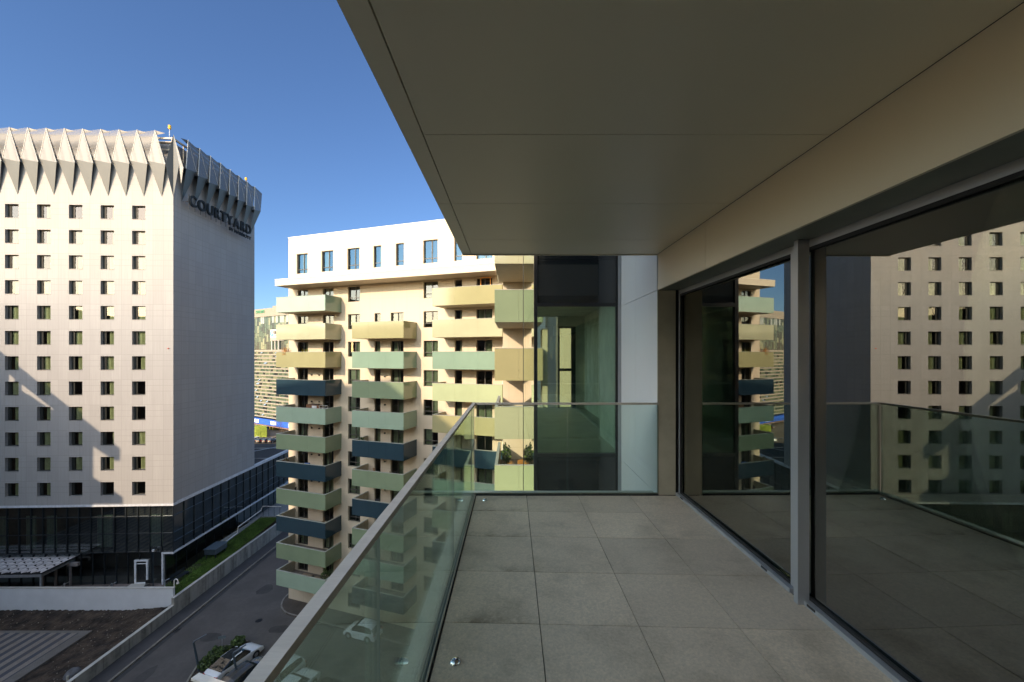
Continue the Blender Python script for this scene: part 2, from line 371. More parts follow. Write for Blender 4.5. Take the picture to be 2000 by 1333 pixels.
def crown_face(n, pitch, fl, side):
    """elements along local x (front: -x), fold outwards at mid height; side maps to the right face"""
    def P(s, out, z): return (-s, -out, z) if not side else (out, s, z)
    for i in range(n):
        s0 = i * pitch + .55; sm = s0 + pitch / 2; s1 = s0 + pitch
        L, Rr = (s1, s0)
        a = P(sm - .25, .02, ZB); l = P(s1 - .0, .38 + .55 * side, ZM + .25); r = P(s0 + .0, .52 + .6 * side, ZM - .2); t = P(sm + .15, .5, ZT)
        mb = MB(); mb.add([a, r, l], [(0, 1, 2)]); 
        ab = P(sm - .15, .0, ZB + .3); rb = P(s0 + .18, .05, ZM - .3); lb = P(s1 - .18, .05, ZM)
        mb.add([l, r, P(s0 + .3, 0, ZM - .1), P(s1 - .3, 0, ZM - .1)], [(0, 1, 2, 3)])
        mb.build("crown_panel", crown_lo, hotel)
        mb = MB(); mb.add([l, r, t], [(0, 1, 2)]); u = mb.build("crown_mesh_panel", mesh_a, hotel); bright = mat("corner_edge", (.42, .41, .38), .5)
        # bright edge trim on the right of each upper panel and the fin above
        mb = MB(); mb.tube([r, t], .06, 5); mb.tube([l, t], .035, 4); mb.add([t, P(sm - .9, .35, ZT - .25), P(sm + .15, .45, ZT - .55)], [(0, 1, 2)], 1); mb.build("trim", [bright, bronze_frame], u)
        nt_ = P(sm + .15 + pitch, .5, ZT - .3); mb = MB(); mb.add([l, t, nt_], [(0, 1, 2)]); mb.build("mesh_infill", mesh_a if side else mesh_b, hotel)
crown_face(12, 2.1, 0, False); crown_face(8, 2.05, 0, True)
# folded corner piece
mb = MB(); c_b = (0.02, -.02, ZB); c_t = (.05, -.03, ZT - .2); c_r = (.80, -.14, ZM); c_l = (-.55, -.52, ZM - .2)
mb.add([c_b, c_r, c_t, c_l], [(0, 1, 2), (0, 2, 3)]); mb.build("corner_panel", crown_lo, hotel)
mb = MB(); mb.add([c_t, c_r, (1.18, .02, ZM - .3), (.75, .25, ZB + 1.7)], [(0, 1, 2), (1, 3, 2)]); mb.build("corner_edge", mat("corner_edge", (.50, .47, .41), .5), hotel)
mb = MB(); mb.box(-HW - 3, -.9, .9, 1.0, 24.2, 26.5); mb.box(-1.0, -.9, 1.0, HD, 24.2, 26.5); mb.build("inner_screen", mat("screen_grey", (.2, .2, .2), .6, var=.5, scale=1.2), hotel)
# roof rail, posts and plant behind the mesh
mb = MB(); mb.box(-HW - 3, 0, .0, .18, ZT - .75, ZT - .55); mb.box(-.18, 0, 0, HD, ZT - .75, ZT - .55)
for i in range(14): mb.box(-2.1 * i - .3, -2.1 * i - .2, .1, .2, 24.2, ZT - .7)
for i in range(10): mb.box(-.2, -.1, 1.8 * i, 1.8 * i + .1, 24.2, ZT - .7)
mb.box(-HW - 3, -.3, .4, .5, 25.2, 25.3); mb.box(-HW - 3, -.3, .1, .5, 26.0, 26.08)
mb.build("roof_rail", mat("rail_beige", (.42, .37, .30), .5), hotel)
mb = MB()
for x, w, h in ((-3, 2, 1.7), (-7, 3, 1.9), (-12, 2.4, 1.5), (-16, 3, 2), (-21, 3, 1.7)): mb.box(x - w, x, 2.5, 5, 24.2, 24.2 + h)
mb.box(-10, -2, 8, 12, 24.2, 26)
mb.build("roof_plant", mat("roof_plant", (.35, .30, .25), .7, var=.3), hotel)
for nm, x, y in (("a", -.35, .1), ("b", 0, HD - 2)):
    ml = MB(); ml.tube([(x - .15, y, ZT - .6), (x - .15, y, ZT + .55)], .045, 6); b = ml.build("beacon_pole", galv, hotel)
    ml = MB(); ml.tube([(x - .15, y, ZT + .5), (x - .15, y, ZT + .95)], .16, 8); ml.build("beacon_lamp", mat("amber_plastic", (.75, .42, .02), .4), b)
# podium of the hotel
PZ = -24.1; PD = 34.5
mull = MB(); gl = MB(); band = MB()
gl.quad((-40, .06, PZ), (0, .06, PZ), (0, .06, HZ0 - .25), (-40, .06, HZ0 - .25)); gl.quad((-.06, 0, PZ), (-.06, PD, PZ), (-.06, PD, HZ0 - .25), (-.06, 0, HZ0 - .25))
gl.quad((-40, .3, GZ + .9), (-1.3, .3, GZ + .9), (-1.3, .3, PZ), (-40, .3, PZ)); gl.quad((-1.0, .2, GZ + 1.0), (-1.0, PD, GZ + 1.0), (-1.0, PD, PZ), (-1.0, .2, PZ))
gl.build("glazing", pod_glass, hotel)
for i in range(29):
    x = -1.385 * i - .02; w = .035
    mull.box(x - w, x + w, -.06, .08, PZ, HZ0 - .25)
    if x < -1.4: mull.box(x - w, x + w, .2, .34, GZ + .9, PZ)
for z in (HZ0 - 1.55, PZ + 2.3, PZ + .04): mull.box(-40, 0, -.05, .08, z - .035, z + .035)
for i in range(30):
    y = .02 + 1.75 * i; mull.box(-.08, .05, y - .035, y + .035, PZ, HZ0 - .25); mull.box(-1.02, -.93, y - .03, y + .03, GZ + 1.0, PZ)
for z in (HZ0 - 1.55, PZ + 2.3, PZ + 1.2): mull.box(-.07, .05, 0, PD, z - .035, z + .035)
mull.build("mullions", mat("dark_mullion", (.02, .026, .03), .35), hotel)
band.box(-40, .06, -.08, .5, HZ0 - .25, HZ0 - .003); band.box(-.4, .08, .5, PD, HZ0 - .25, HZ0 + .12)
band.box(-1.35, .07, -.07, .4, PZ - .22, PZ - .02); band.box(-.12, .07, .4, PD, PZ - .22, PZ - .02); band.box(-1.35, -1.15, -.07, .25, GZ + .95, PZ - .22)
band.build("trim_band", mat("pale_trim", (.55, .57, .60), .5), hotel)
mb = MB(); mb.box(-40, -.5, HD + .02, PD, HZ0 - .6, HZ0 - .1); mb.box(-1.15, -.1, .3, PD, PZ - .05, PZ + .05); mb.build("podium_roof", mat("dark_roof", (.03, .028, .028), .9, var=.3), hotel)
mb = MB()
for y in (22, 30, 39): mb.box(-14, -.7, y, y + .06, HZ0 - .1, HZ0)
mb.tube([(-8, 24, HZ0 + .1), (-1.2, 34, HZ0 + .05)], .05, 6)
mb.build("roof_kerb", mat("pale_trim", (.5, .5, .5), .5), hotel)
mb = MB(); mb.box(-40, -1.9, 2.4, 2.6, GZ + .9, HZ0 - .3); mb.box(-2.7, -2.5, 2.4, PD, GZ + 1, HZ0 - .3); mb.box(-40, -.3, .5, 2.4, PZ - .3, PZ + .2); mb.box(-1.6, -1.4, .4, 2.4, PZ + .3, PZ + .5)
mb.build("lobby_interior", mat("lobby", (.14, .11, .10), .8, var=.5, scale=.3), hotel)
for x0, x1 in ((-22.3, -20.2), (-18.2, -16.9), (-15.8, -14.5), (-9.8, -7.9), (-3.4, -1.9)):
    wavy(x0, x1, PZ + .3, HZ0 - 1.6, .9, .06, .3).build("podium_curtain", mat("podium_curtain", (.38, .42, .32), .9), hotel)
# white door in the podium
d = MB(); z0 = GZ + .95
for a in ((-4.7, -4.5, z0, z0 + 2.95), (-3.3, -3.1, z0, z0 + 2.95), (-4.5, -3.3, z0 + 2.78, z0 + 2.95), (-4.5, -3.3, z0, z0 + .2)): d.box(a[0], a[1], .1, .26, a[2], a[3])
d.box(-4.5, -3.3, .14, .24, z0 + 2.45, z0 + 2.52)
do = d.build("door", mat("white_paint", (.66, .68, .70), .4), hotel)
d = MB(); d.quad((-4.5, .2, z0 + .2), (-3.3, .2, z0 + .2), (-3.3, .2, z0 + 2.78), (-4.5, .2, z0 + 2.78)); d.build("pane", spandrel, do)
d = MB(); d.tube([(-3.42, .05, z0 + 1.0), (-3.42, .05, z0 + 1.3)], .02, 6); d.build("handle", steel, do)
d = MB(); d.box(-5.0, -2.9, -.6, .1, z0 - .1, z0 + .1); d.build("doorstep", conc_l, hotel)
# hotel sign
sign = empty("hotel_sign", (-41.4 + .95, 50, 0), HA, "dark raised COURTYARD letters under the crown on the hotel's side wall", "sign")
dark_let = mat("dark_letters", (.006, .012, .017), .8)
word = "COURTYARD"; Ls = 1.95; wid = [text_width(ch, Ls) for ch in word]; gap = .38; tot = sum(wid) + gap * 8; k = 12.75 / tot
y = 1.3; MX = lambda yy, zz: Matrix(((0, 0, 1, 0), (1, 0, 0, yy), (0, 1, 0, zz), (0, 0, 0, 1)))
for ch, w_ in zip(word, wid):
    text_mesh(ch, Ls, .12, "letter", dark_let, sign, MX(y, 18.8) @ Matrix.Diagonal((k, 1, 1, 1)), bold=.03); y += (w_ + gap) * k
wb = text_width("BY MARRIOTT", .62)
text_mesh("BY MARRIOTT", .62, .06, "small_lettering", dark_let, sign, MX(9.0, 18.0) @ Matrix.Diagonal((5.2 / wb, 1, 1, 1)), bold=.012)
mb = MB()
for i in range(13):
    yy = 1.5 + i; mb.box(-.95, -.1, yy, yy + .06, 19.2, 19.26); mb.box(-.2, -.14, yy, yy + .06, 18.3, 20.2)
mb.box(-.22, -.14, 1.2, 14.2, 19.15, 19.22); mb.build("bracket", mat("sign_bracket", (.10, .10, .10), .5), sign)
# entrance canopy
can = empty("entrance_canopy", (-52.9, 45.95, 0), HA, "flat entrance canopy of pale folded plates with dark notches at the hotel front", "canopy")
mb = MB(); mb.box(-16, 0, 0, .12, -25.0, -24.75); mb.box(-.12, 0, .12, 3.8, -25.0, -24.75)
for i in range(16): mb.box(-1.05 * i - .08, -1.05 * i, .12, 3.8, -24.9, -24.75)
mb.build("frame", galv, can)
mb = MB(); mb.box(-16, -.12, .12, 3.8, -24.74, -24.70); mb.build("underlay", dark_m, can)
pl = MB()
for i in range(15):
    for j in range(5):
        x = -1.05 * i - .06; y = .02 + .78 * j; w = 1.0; l = .76; t = random.uniform(-.01, .02)
        zb = -24.56 + t
        # pale plate with an arrow shaped notch cut from its near edge
        pts = [(x, y), (x, y + l), (x - w * .55, y + l + .12), (x - w, y + l), (x - w, y + .10), (x - w * .78, y + .34), (x - w * .52, y + .12), (x - w * .40, y + .38), (x - w * .22, y + .16)]
        zz = [zb - .02, zb, zb + .10, zb, zb - .02, zb, zb + .05, zb + .05, zb]
        pl.add([(p[0], p[1], q) for p, q in zip(pts, zz)], [tuple(range(len(pts)))])
pl.build("plates", mat("canopy_plate", (.50, .47, .47), .55, var=.1, scale=.4), can)
for x, y in ((-.08, .06), (-8, .06)):
    mb = MB(); mb.box(x - .09, x + .06, y - .05, y + .1, GZ + .95, -25.0); mb.build("post", galv, can)
for x in (-3.4, -1.9, -.2):
    mb = MB(); mb.box(x, x + (.16 if x > -3 else .12), 3.2, 3.4, GZ + .95, -25.0); mb.build("post", mat("warm_column", (.22, .19, .18), .7), can)
mb = MB(); mb.box(-.4, .9, 3.1, 3.4, -25.4, -25.0); mb.build("beam", mat("warm_column", (.22, .19, .18), .7), can)

# white boundary wall, retaining wall
mb = MB(); mb.box(-90, -37.75, 45.55, 45.8, GZ - .1, -26.05, 0); mb.box(-90, -37.7, 45.5, 45.85, -26.05, -26.0, 1)
o = mb.build("boundary_wall", [white_m, conc_l]); tag(o, "long white rendered wall in front of the hotel yard", "wall")
rw = MB(); rw.box(-37.72, -37.42, 45.3, 68.5, GZ - .1, -27.0); rw.box(-37.74, -37.40, 45.3, 68.5, -27.0, -26.95, 1)
rw.box(-37.72, -37.42, 20, 45.3, GZ - .1, -27.75); rw.box(-37.74, -37.40, 20, 45.3, -27.75, -27.71, 1)
def streaky(name):
    m, nt, p = base(name); p.inputs['Roughness'].default_value = .9
    v = coords(nt, (.5, .9, .12)); n1 = noise(nt, v, 1.6, 5, .6, .4, .62); n2 = noise(nt, coords(nt), 2.5, 6, .65)
    c = mixc(nt, (.27, .26, .23), (.12, .115, .10), n1); c = mixc(nt, c, (.34, .32, .28), math_n(nt, 'MULTIPLY', n2, .45))
    tc = N(nt, "ShaderNodeTexCoord"); s = N(nt, "ShaderNodeSeparateXYZ"); nt.links.new(tc.outputs['Object'], s.inputs[0])
    j = math_n(nt, 'LESS_THAN', math_n(nt, 'PINGPONG', s.outputs[1], 1.25), .02); c = mixc(nt, c, (.05, .05, .045), j)
    nt.links.new(c, p.inputs['Base Color']); return m
o = rw.build("retaining_wall", [streaky("stained_concrete"), conc_l]); tag(o, "stained grey concrete retaining wall running along the road", "wall")
# cross wall at the end of the lawn and its raking side wall
mb = MB(); mb.box(-41.2, -37.75, 66.5, 66.75, GZ, -26.3); mb.box(-90, -37.75, 66.76, 110, GZ, -27.3)
mb.add([(-40.9, 56.6, GZ + 1), (-40.75, 56.6, GZ + 1), (-40.75, 66.4, GZ + 1), (-40.9, 66.4, GZ + 1), (-40.9, 56.6, -26.1), (-40.75, 56.6, -26.1), (-40.75, 66.4, -26.1), (-40.9, 66.4, -26.1)], [(0, 1, 2, 3), (4, 7, 6, 5), (0, 4, 5, 1), (1, 5, 6, 2), (2, 6, 7, 3), (3, 7, 4, 0)])
o = mb.build("ramp_wall", mat("ramp_concrete", (.28, .27, .25), .85, var=.15)); tag(o, "low concrete wall closing the far end of the lawn", "wall")
mb = MB(); r = [(-40.7, 58.2, -26.6), (-40.7, 60.6, -26.45), (-40.7, 60.8, -25.6), (-40.7, 66.3, -25.25), (-40.6, 66.6, -24.7), (-37.6, 66.6, -24.75)]
mb.tube(r, .07, 8); o = mb.build("handrail", mat("white_pipe", (.68, .64, .60), .4)); tag(o, "bent white pipe handrail at the end of the lawn", "handrail")
mb = MB()
for x in (-40.5, -39.6, -38.7, -37.8): mb.tube([(x, 66.6, -26.3), (x, 66.6, -24.78)], .03, 6)
mb.build("post", pole_m, o)
mb = MB(); mb.box(-37.7, -36.1, 69, 100, GZ + .0, GZ + .9); o = mb.build("ramp", mat("white_ramp", (.48, .5, .52), .7)); tag(o, "pale sloping ramp slab behind the lawn's end wall", "ramp")
# yard furniture
def yard_lamp(x, y, lab):
    e = empty("yard_lamp", (x, y, GZ + .95), 0, lab, "lamp", "short lamps in the hotel yard")
    m1 = MB(); m1.box(-.05, .05, -.05, .05, 0, 2.0); m1.build("pole", galv, e)
    m1 = MB(); m1.box(-.25, .5, -.12, .12, 0, .05, M=Matrix.Translation((0, 0, 1.85)) @ Matrix.Rotation(R(-28), 4, 'Y')); m1.build("lamp_head", galv, e)
yard_lamp(-51.0, 46.6, "short lamp with tilted head between the canopy posts and wall")
yard_lamp(-45.6, 46.6, "short lamp with tilted head left of the white glass door")
yard_lamp(-40.15, 47.3, "short lamp with tilted head at the corner of the lawn")
e = empty("gooseneck_vent", (-37.9, 45.9, -26.9), 0, "white gooseneck pipe at the right end of the white wall", "vent pipe")
mb = MB(); p = [(0, 0, 0), (0, 0, 1.5)] + [(.2 - .2 * math.cos(a / 6 * math.pi), 0, 1.5 + .22 * math.sin(a / 6 * math.pi)) for a in range(1, 7)] + [(.4, 0, 1.35)]
mb.tube(p, .055, 8); mb.build("pipe", mat("white_pipe", (.6, .6, .6), .4), e, smooth=True)
mb = MB(); mb.tube([(.4, 0, 1.38), (.4, 0, 1.2)], .1, 8, r2=.13); mb.build("nozzle", mat("white_pipe", (.6, .6, .6), .4), e)
e = empty("lamp_post", (-43.5, 49.6, GZ + .95), 0, "thin black pole lamp beside the white glass door", "lamp post")
mb = MB(); mb.tube([(0, 0, 0), (0, 0, 4.2)], .05, 6); mb.build("pole", pole_m, e); mb = MB(); mb.tube([(0, 0, 4.2), (0, 0, 4.4)], .12, 8); mb.build("lamp_head", mat("white_paint", (.6, .6, .6), .4), e)
e = empty("picnic_chair", (-43.7, 49.0, GZ + .95), .4, "black metal chair beside the hotel's glass wall", "chair")
mb = MB(); mb.box(-.25, .25, -.25, .25, .42, .46); mb.build("seat", black_frame, e); mb = MB(); mb.box(-.25, .25, .22, .26, .5, .95); mb.build("backrest", black_frame, e)
for sx in (-1, 1):
    for sy in (-1, 1): mb = MB(); mb.box(sx * .23 - .02, sx * .23 + .02, sy * .23 - .02, sy * .23 + .02, 0, .42); mb.build("leg", black_frame, e)
e = empty("equipment_cabinet", (-39.95, 55.2, grass_z(55)), 0, "dark blue grey box cabinet on legs on the lawn", "cabinet")
mb = MB(); mb.box(-.75, .75, -1.1, 1.1, .55, 1.25); mb.build("body", mat("cabinet_paint", (.05, .07, .085), .5), e, bevel=.03)
mb = MB(); mb.box(-.82, .82, -1.2, 1.2, 1.25, 1.31); mb.build("lid", mat("cabinet_lid", (.09, .12, .14), .4), e)
for sx in (-1, 1):
    for sy in (-1, 1): mb = MB(); mb.box(sx * .6 - .05, sx * .6 + .05, sy * .9 - .05, sy * .9 + .05, 0, .55); mb.build("leg", black_frame, e)
e = empty("bench", (-40.4, 49.8, grass_z(49)), 0, "black slatted bench by the glass base on bare soil", "bench")
mb = MB()
for i in range(5): mb.box(-.3 + .13 * i, -.2 + .13 * i, -1.1, 1.1, .42, .46)
mb.build("seat", black_frame, e)
mb = MB()
for i in range(3): mb.box(-.38, -.34, -1.1, 1.1, .6 + .14 * i, .7 + .14 * i)
mb.build("backrest", black_frame, e)
for sy in (-1, 1): mb = MB(); mb.box(-.3, .3, sy * .9 - .03, sy * .9 + .03, 0, .42); mb.build("leg", black_frame, e)
# umbrella like dome left on the soil by the wall
e = empty("folded_parasol", (-38.55, 35.9, soil_h(-38.55, 35.9)), .3, "small grey domed parasol with red rim lying on the dark soil", "parasol")
mb = MB(); n = 16; vs = [(0, 0, .95)]; 
for k in range(1, 5):
    a = k / 4 * 1.35
    for i in range(n): vs.append((.62 * math.sin(a) * math.cos(i / n * 6.283), .62 * math.sin(a) * math.sin(i / n * 6.283), .95 - .75 * (1 - math.cos(a))))
fs = [(0, 1 + i, 1 + (i + 1) % n) for i in range(n)]
for k in range(3):
    for i in range(n): fs.append((1 + k * n + i, 1 + (k + 1) * n + i, 1 + (k + 1) * n + (i + 1) % n, 1 + k * n + (i + 1) % n))
mb.add(vs, fs); mb.build("canopy", mat("grey_cloth", (.10, .10, .105), .9, var=.4, scale=3), e, smooth=True)
mb = MB(); mb.tube([(.6 * math.cos(a), .6 * math.sin(a), .36) for a in [i / 16 * 6.283 for i in range(9)]], .035, 6); mb.build("rim", mat("red_tape", (.55, .10, .05), .6), e)
mb = MB(); mb.box(-.1, .06, -.62, -.5, .1, .7); mb.build("pale_strip", mat("pale_cloth", (.4, .38, .32), .9), e)

# ------------------------------------------------------------------ APARTMENT BLOCK
AA = math.atan2(-.3195, .9476)
apt = empty("apartment_block", (C0.x, C0.y, 0), AA, "cream apartment block with stacked green and navy balcony boxes", "apartment block")
S = 3.06
fl = [5.3 - S * k for k in range(11)]     # floor heights of the balcony storeys
holes = []; doors = []; wins = []
for k in range(11):
    hd = fl[k] + 2.26; 
    doors += [(1.09, 2.61, fl[k] + .02, hd), (4.78, 6.29, fl[k] + .02, hd)]
    wins.append((8.30, 9.93, fl[k] + .58, hd))
    if k >= 1: doors += [(11.83, 12.60, fl[k] + .02, hd), (13.90, 15.49, fl[k] + .02, hd)]
    wins.append((17.92, 19.61, fl[k] + .58, hd))
    doors.append((21.52, 22.33, fl[k] + .02, hd)); doors.append((23.90, 25.61, fl[k] + .02, hd))
wins.append((8.30, 9.93, -28.2, -26.6)); wins.append((17.92, 19.61, -28.2, -26.6))
ups = [(.93, 2.57, 9.48, 11.8), (4.59, 6.24, 9.48, 11.85), (8.21, 9.86, 9.48, 11.85), (11.69, 12.70, 9.5, 11.85), (14.54, 15.54, 9.5, 11.87), (17.88, 19.58, 9.5, 11.9), (21.46, 22.33, 9.5, 11.9), (23.90, 25.61, 9.5, 11.9)]
X0, X1, DD = -.3, 30.0, 14.0
mb = MB(); holed_wall(mb, X0, X1, GZ + .12, 13.79, doors + wins + ups, 0, .3, 0, 1)
for a, b, c, d in (((X0, 0), (X0, DD), 0, 0), ((X0, DD), (X1, DD), 0, 0), ((X1, DD), (X1, 0), 0, 0)):
    mb.quad((a[0], a[1], GZ), (a[0], a[1], 13.79), (b[0], b[1], 13.79), (b[0], b[1], GZ))
reveal = mat("reveal", (.50, .43, .31), .6)
mb.build("wall", [apt_wall, reveal], apt)
mb = MB(); mb.box(X0 - .05, X1, -.04, DD, 13.79, 13.88); mb.build("roof", mat("parapet_cap", (.74, .68, .55), .5), apt)
mb = MB(); mb.box(.31, 27.6, -2.4, 0, 7.72, 8.40); mb.box(.29, 27.6, -2.43, 0, 8.40, 8.46, 1); mb.box(X0, 27.6, -.03, 0, 8.46, 8.9)
mb.build("cornice", [mat("cornice_render", (.58, .49, .37), .6, var=.03), mat("parapet_cap", (.74, .68, .55), .5)], apt)
mb = MB(); mb.box(X0 + .3, X1 - .3, 1.8, 1.95, GZ + .3, 13.2)
for k in range(11): mb.box(X0 + .3, X1 - .3, .35, 1.8, fl[k] - .3, fl[k] - .02)
mb.build("room_backing", mat("flat_room", (.06, .06, .055), .9, var=.4, scale=.6), apt)
fr_m = bronze_frame
def window(parent, h, split=None, transom=None, cur=None, name="window", col=None, gm=None):
    a, b, c, d = h; t = .055; m1 = MB(); y0, y1 = .2, .28
    m1.box(a, a + t, y0, y1, c, d); m1.box(b - t, b, y0, y1, c, d); m1.box(a + t, b - t, y0, y1, d - t, d); m1.box(a + t, b - t, y0, y1, c, c + t)
    if split: x = a + (b - a) * split; m1.box(x - .04, x + .04, y0 - .01, y1, c + t, d - t)
    if transom: z = c + (d - c) * transom; m1.box(a + t, b - t, y0 - .012, y1 - .01, z - .035, z + .035)
    f = m1.build(name, col or fr_m, parent)
    m1 = MB(); m1.quad((a + t, .25, c + t), (b - t, .25, c + t), (b - t, .25, d - t), (a + t, .25, d - t)); m1.build("pane", gm or flat_glass, f)
    if cur:
        ca, cb = a + (b - a) * cur[0], a + (b - a) * cur[1]
        wavy(ca, cb, c, d, .42, .03, .14).build("curtain", mat("flat_curtain", (.60, .58, .40), .9), f)
    return f
for i, h in enumerate(doors):
    w = h[1] - h[0]; window(apt, h, .5 if w > 1.2 else None, None, random.choice([None, (.1, .6), (.5, .95), (.05, .95), None]), "balcony_door")
for h in wins: window(apt, h, .55, .27, random.choice([None, (.05, .5), (.5, .95), (.05, .95)]))
for i, h in enumerate(ups):
    f = window(apt, h, .55 if h[1] - h[0] > 1.2 else None, .22, [(.3, .9), (.1, .5), None, (.5, .95), None, None, None, (.1, .8)][i], gm=pent_glass)
# wall lamps beside the doors
for k in range(3, 11):
    for t in (3.2, 4.3):
        mb = MB(); mb.box(t - .07, t + .07, -.12, 0, fl[k] + 1.45, fl[k] + 1.6); mb.build("wall_lamp", black_frame, apt)
    mb = MB(); mb.box(13.1, 13.24, -.12, 0, fl[k] + 1.45, fl[k] + 1.6); mb.build("wall_lamp", black_frame, apt)
for t in (26.75,):
    mb = MB(); mb.tube([(t, -.12, GZ + .2), (t, -.12, 7.7)], .07, 8); mb.build("downpipe", mat("white_pipe2", (.75, .72, .62), .4), apt)
def gp(name, col): return mat(name, col, .10, var=.04, scale=.5, spec=.6)
PCOL = dict(sage=gp("sage_panel", (.185, .24, .15)), teal=gp("teal_panel", (.19, .28, .21)), lime=gp("lime_panel", (.37, .365, .24)), olive=gp("olive_panel", (.30, .28, .15)), navy=gp("navy_panel", (.02, .045, .06)), pale=gp("pale_teal_panel", (.27, .36, .27)), mint=gp("mint_panel", (.33, .38, .23)))
cap_m = mat("balcony_cap", (.34, .35, .30), .5, var=.08); bal_in = mat("balcony_inside", (.42, .37, .27), .7); bal_un = mat("balcony_soffit", (.66, .58, .42), .7, var=.04); tile_m = mat("balcony_floor", (.16, .13, .11), .8, var=.2)
def balcony(parent, t0, t1, z, p, pm, name="balcony", right=True, left=True, lab=None):
    top, bot = z + 1.1, z - .58; th = .13
    sl = MB(); sl.box(t0 + .02, t1 - .02, -p + .02, 0, bot + .02, bot + .10, 0); sl.box(t0 + .02, t1 - .02, -p + .02, 0, z - .12, z, 1)
    root = sl.build(name, [bal_un, tile_m], parent)
    if lab: root['label'] = lab
    n = max(2, round((t1 - t0) / 2.3)); fp = MB()
    for i in range(n):
        a = t0 + (t1 - t0) * i / n; b = t0 + (t1 - t0) * (i + 1) / n - (.008 if i < n - 1 else 0); fp.box(a, b, -p - .012, -p + .02, bot, top)
    fp.build("front_panel", pm, root)
    for on, x, sg in ((left, t0, -1), (right, t1, 1)):
        if not on: continue
        sp = MB(); sp.box(min(x, x + sg * .03), max(x, x + sg * .03), -p - .012 if sg < 0 else -p + .021, 0, bot, top); sp.build("side_panel", pm, root)
    inn = MB(); inn.box(t0 + th, t1 - th, -p + th - .02, -p + th, z, top)
    if left: inn.box(t0 + th - .02, t0 + th, -p + th, 0, z, top)
    if right: inn.box(t1 - th, t1 - th + .02, -p + th, 0, z, top)
    inn.build("inner_lining", bal_in, root)
    cp = MB(); cp.box(t0 - .03, t1 + .03, -p - .03, -p + th, top, top + .03)
    if left: cp.box(t0 - .03, t0 + th, -p + th, 0, top, top + .03)
    if right: cp.box(t1 - th, t1 + .03, -p + th, 0, top, top + .03)
    cp.build("cap", cap_m, root); return root
c1 = ["teal", "lime", "olive", "navy", "pale", "sage", "navy", "sage", "navy", "sage", "pale"]
c2 = [None, "olive", "teal", "sage", "pale", "navy", "sage", "navy", "sage", "teal", "navy"]
c3 = ["olive", "lime", "teal", "mint", "olive", "navy", "pale", "sage", "navy", "sage", "pale"]
for k in range(11):
    balcony(apt, .54, 7.36, fl[k], 2.4, PCOL[c1[k]])
    if c2[k]: balcony(apt, 10.89, 17.07, fl[k], 2.4, PCOL[c2[k]])
    balcony(apt, 20.35, 27.5, fl[k], 2.4, PCOL[c3[k]])
# wing with the big square balcony boxes, closing the street (aligned with the terrace)
wing = empty("apartment_wing", (-.60, 27.0, 0), 0, "cream wing behind the terrace railing with tall pale green balcony boxes", "apartment wing")
mb = MB(); wh = []
for k in (): wh.append((1.02, 1.42, 2.24 - S * k - .0, 2.24 - S * k + 2.2))
holed_wall(mb, 0, 2.1, GZ, 15, wh, 0, .3, 0, 1); mb.quad((0, 0, GZ), (0, 0, 15), (0, 12.8, 15), (0, 12.8, GZ)); mb.quad((2.1, 0, GZ), (2.1, 12.8, GZ), (2.1, 12.8, 15), (2.1, 0, 15)); mb.quad((0, 0, 15), (2.1, 0, 15), (2.1, 12.8, 15), (0, 12.8, 15))
mb.quad((0, 12.8, GZ), (0, 12.8, 15), (2.1, 12.8, 15), (2.1, 12.8, GZ))
mb.build("wall", [apt_wall, reveal], wing)
mb = MB(); mb.box(.2, 2.0, 1.2, 1.3, GZ, 14.8); mb.build("room_backing", dark_m, wing)
for h in wh: window(wing, h, None, None, None, "balcony_door")
c4 = ["mint", "teal", "olive", "mint", "mint", "pale", "navy", "sage", "pale"]
for k in range(9):
    balcony(wing, -.28, 2.2, 2.28 - S * (k - 1), 5.6, PCOL[["lime", "sage", "olive", "lime", "mint", "pale", "navy", "sage", "pale"][k]])
# second wing seen through the glazed corner room
w2 = empty("green_wing", (2.45, 22, 0), 0, "pale green wing seen through the dark glazed corner room", "building")
mb = MB(); mb.box(0, 1.6, 0, 8, GZ, 14); mb.build("wall", PCOL["lime"], w2)
mb = MB(); mb.box(-.8, -.52, .2, 1.6, GZ, 1.4); mb.build("pier", PCOL["lime"], w2)

# plants and furniture on the balconies (world positions from facade coordinates)
def AW(t, p, z): v = A2(t, p); return Vector((v.x, v.y, z))
def tuft(name, loc, r, h, n, m, lab, cat, pot=None):
    e = empty(name, loc, 0, lab, cat); m1 = MB()
    for i in range(n):
        a = random.uniform(0, 6.28); q = random.random() ** .5 * r; x, y = q * math.cos(a), q * math.sin(a); hh = h * random.uniform(.55, 1)
        bx, by = x * .3, y * .3; w = .02; mid = Vector((x * .8, y * .8, hh * .7)); tip = Vector((x * 1.3, y * 1.3, hh)); bb = Vector((bx, by, .2))
        px = Vector((-math.sin(a), math.cos(a), 0)) * w
        m1.add([bb - px, bb + px, mid + px, mid - px, tip], [(0, 1, 2, 3), (3, 2, 4)])
    m1.build("foliage", m, e)
    m1 = MB(); m1.tube([(0, 0, 0), (0, 0, .35)], .16, 10, r2=.21); m1.build("pot", pot or mat("dark_pot", (.05, .04, .035), .7), e)
    return e
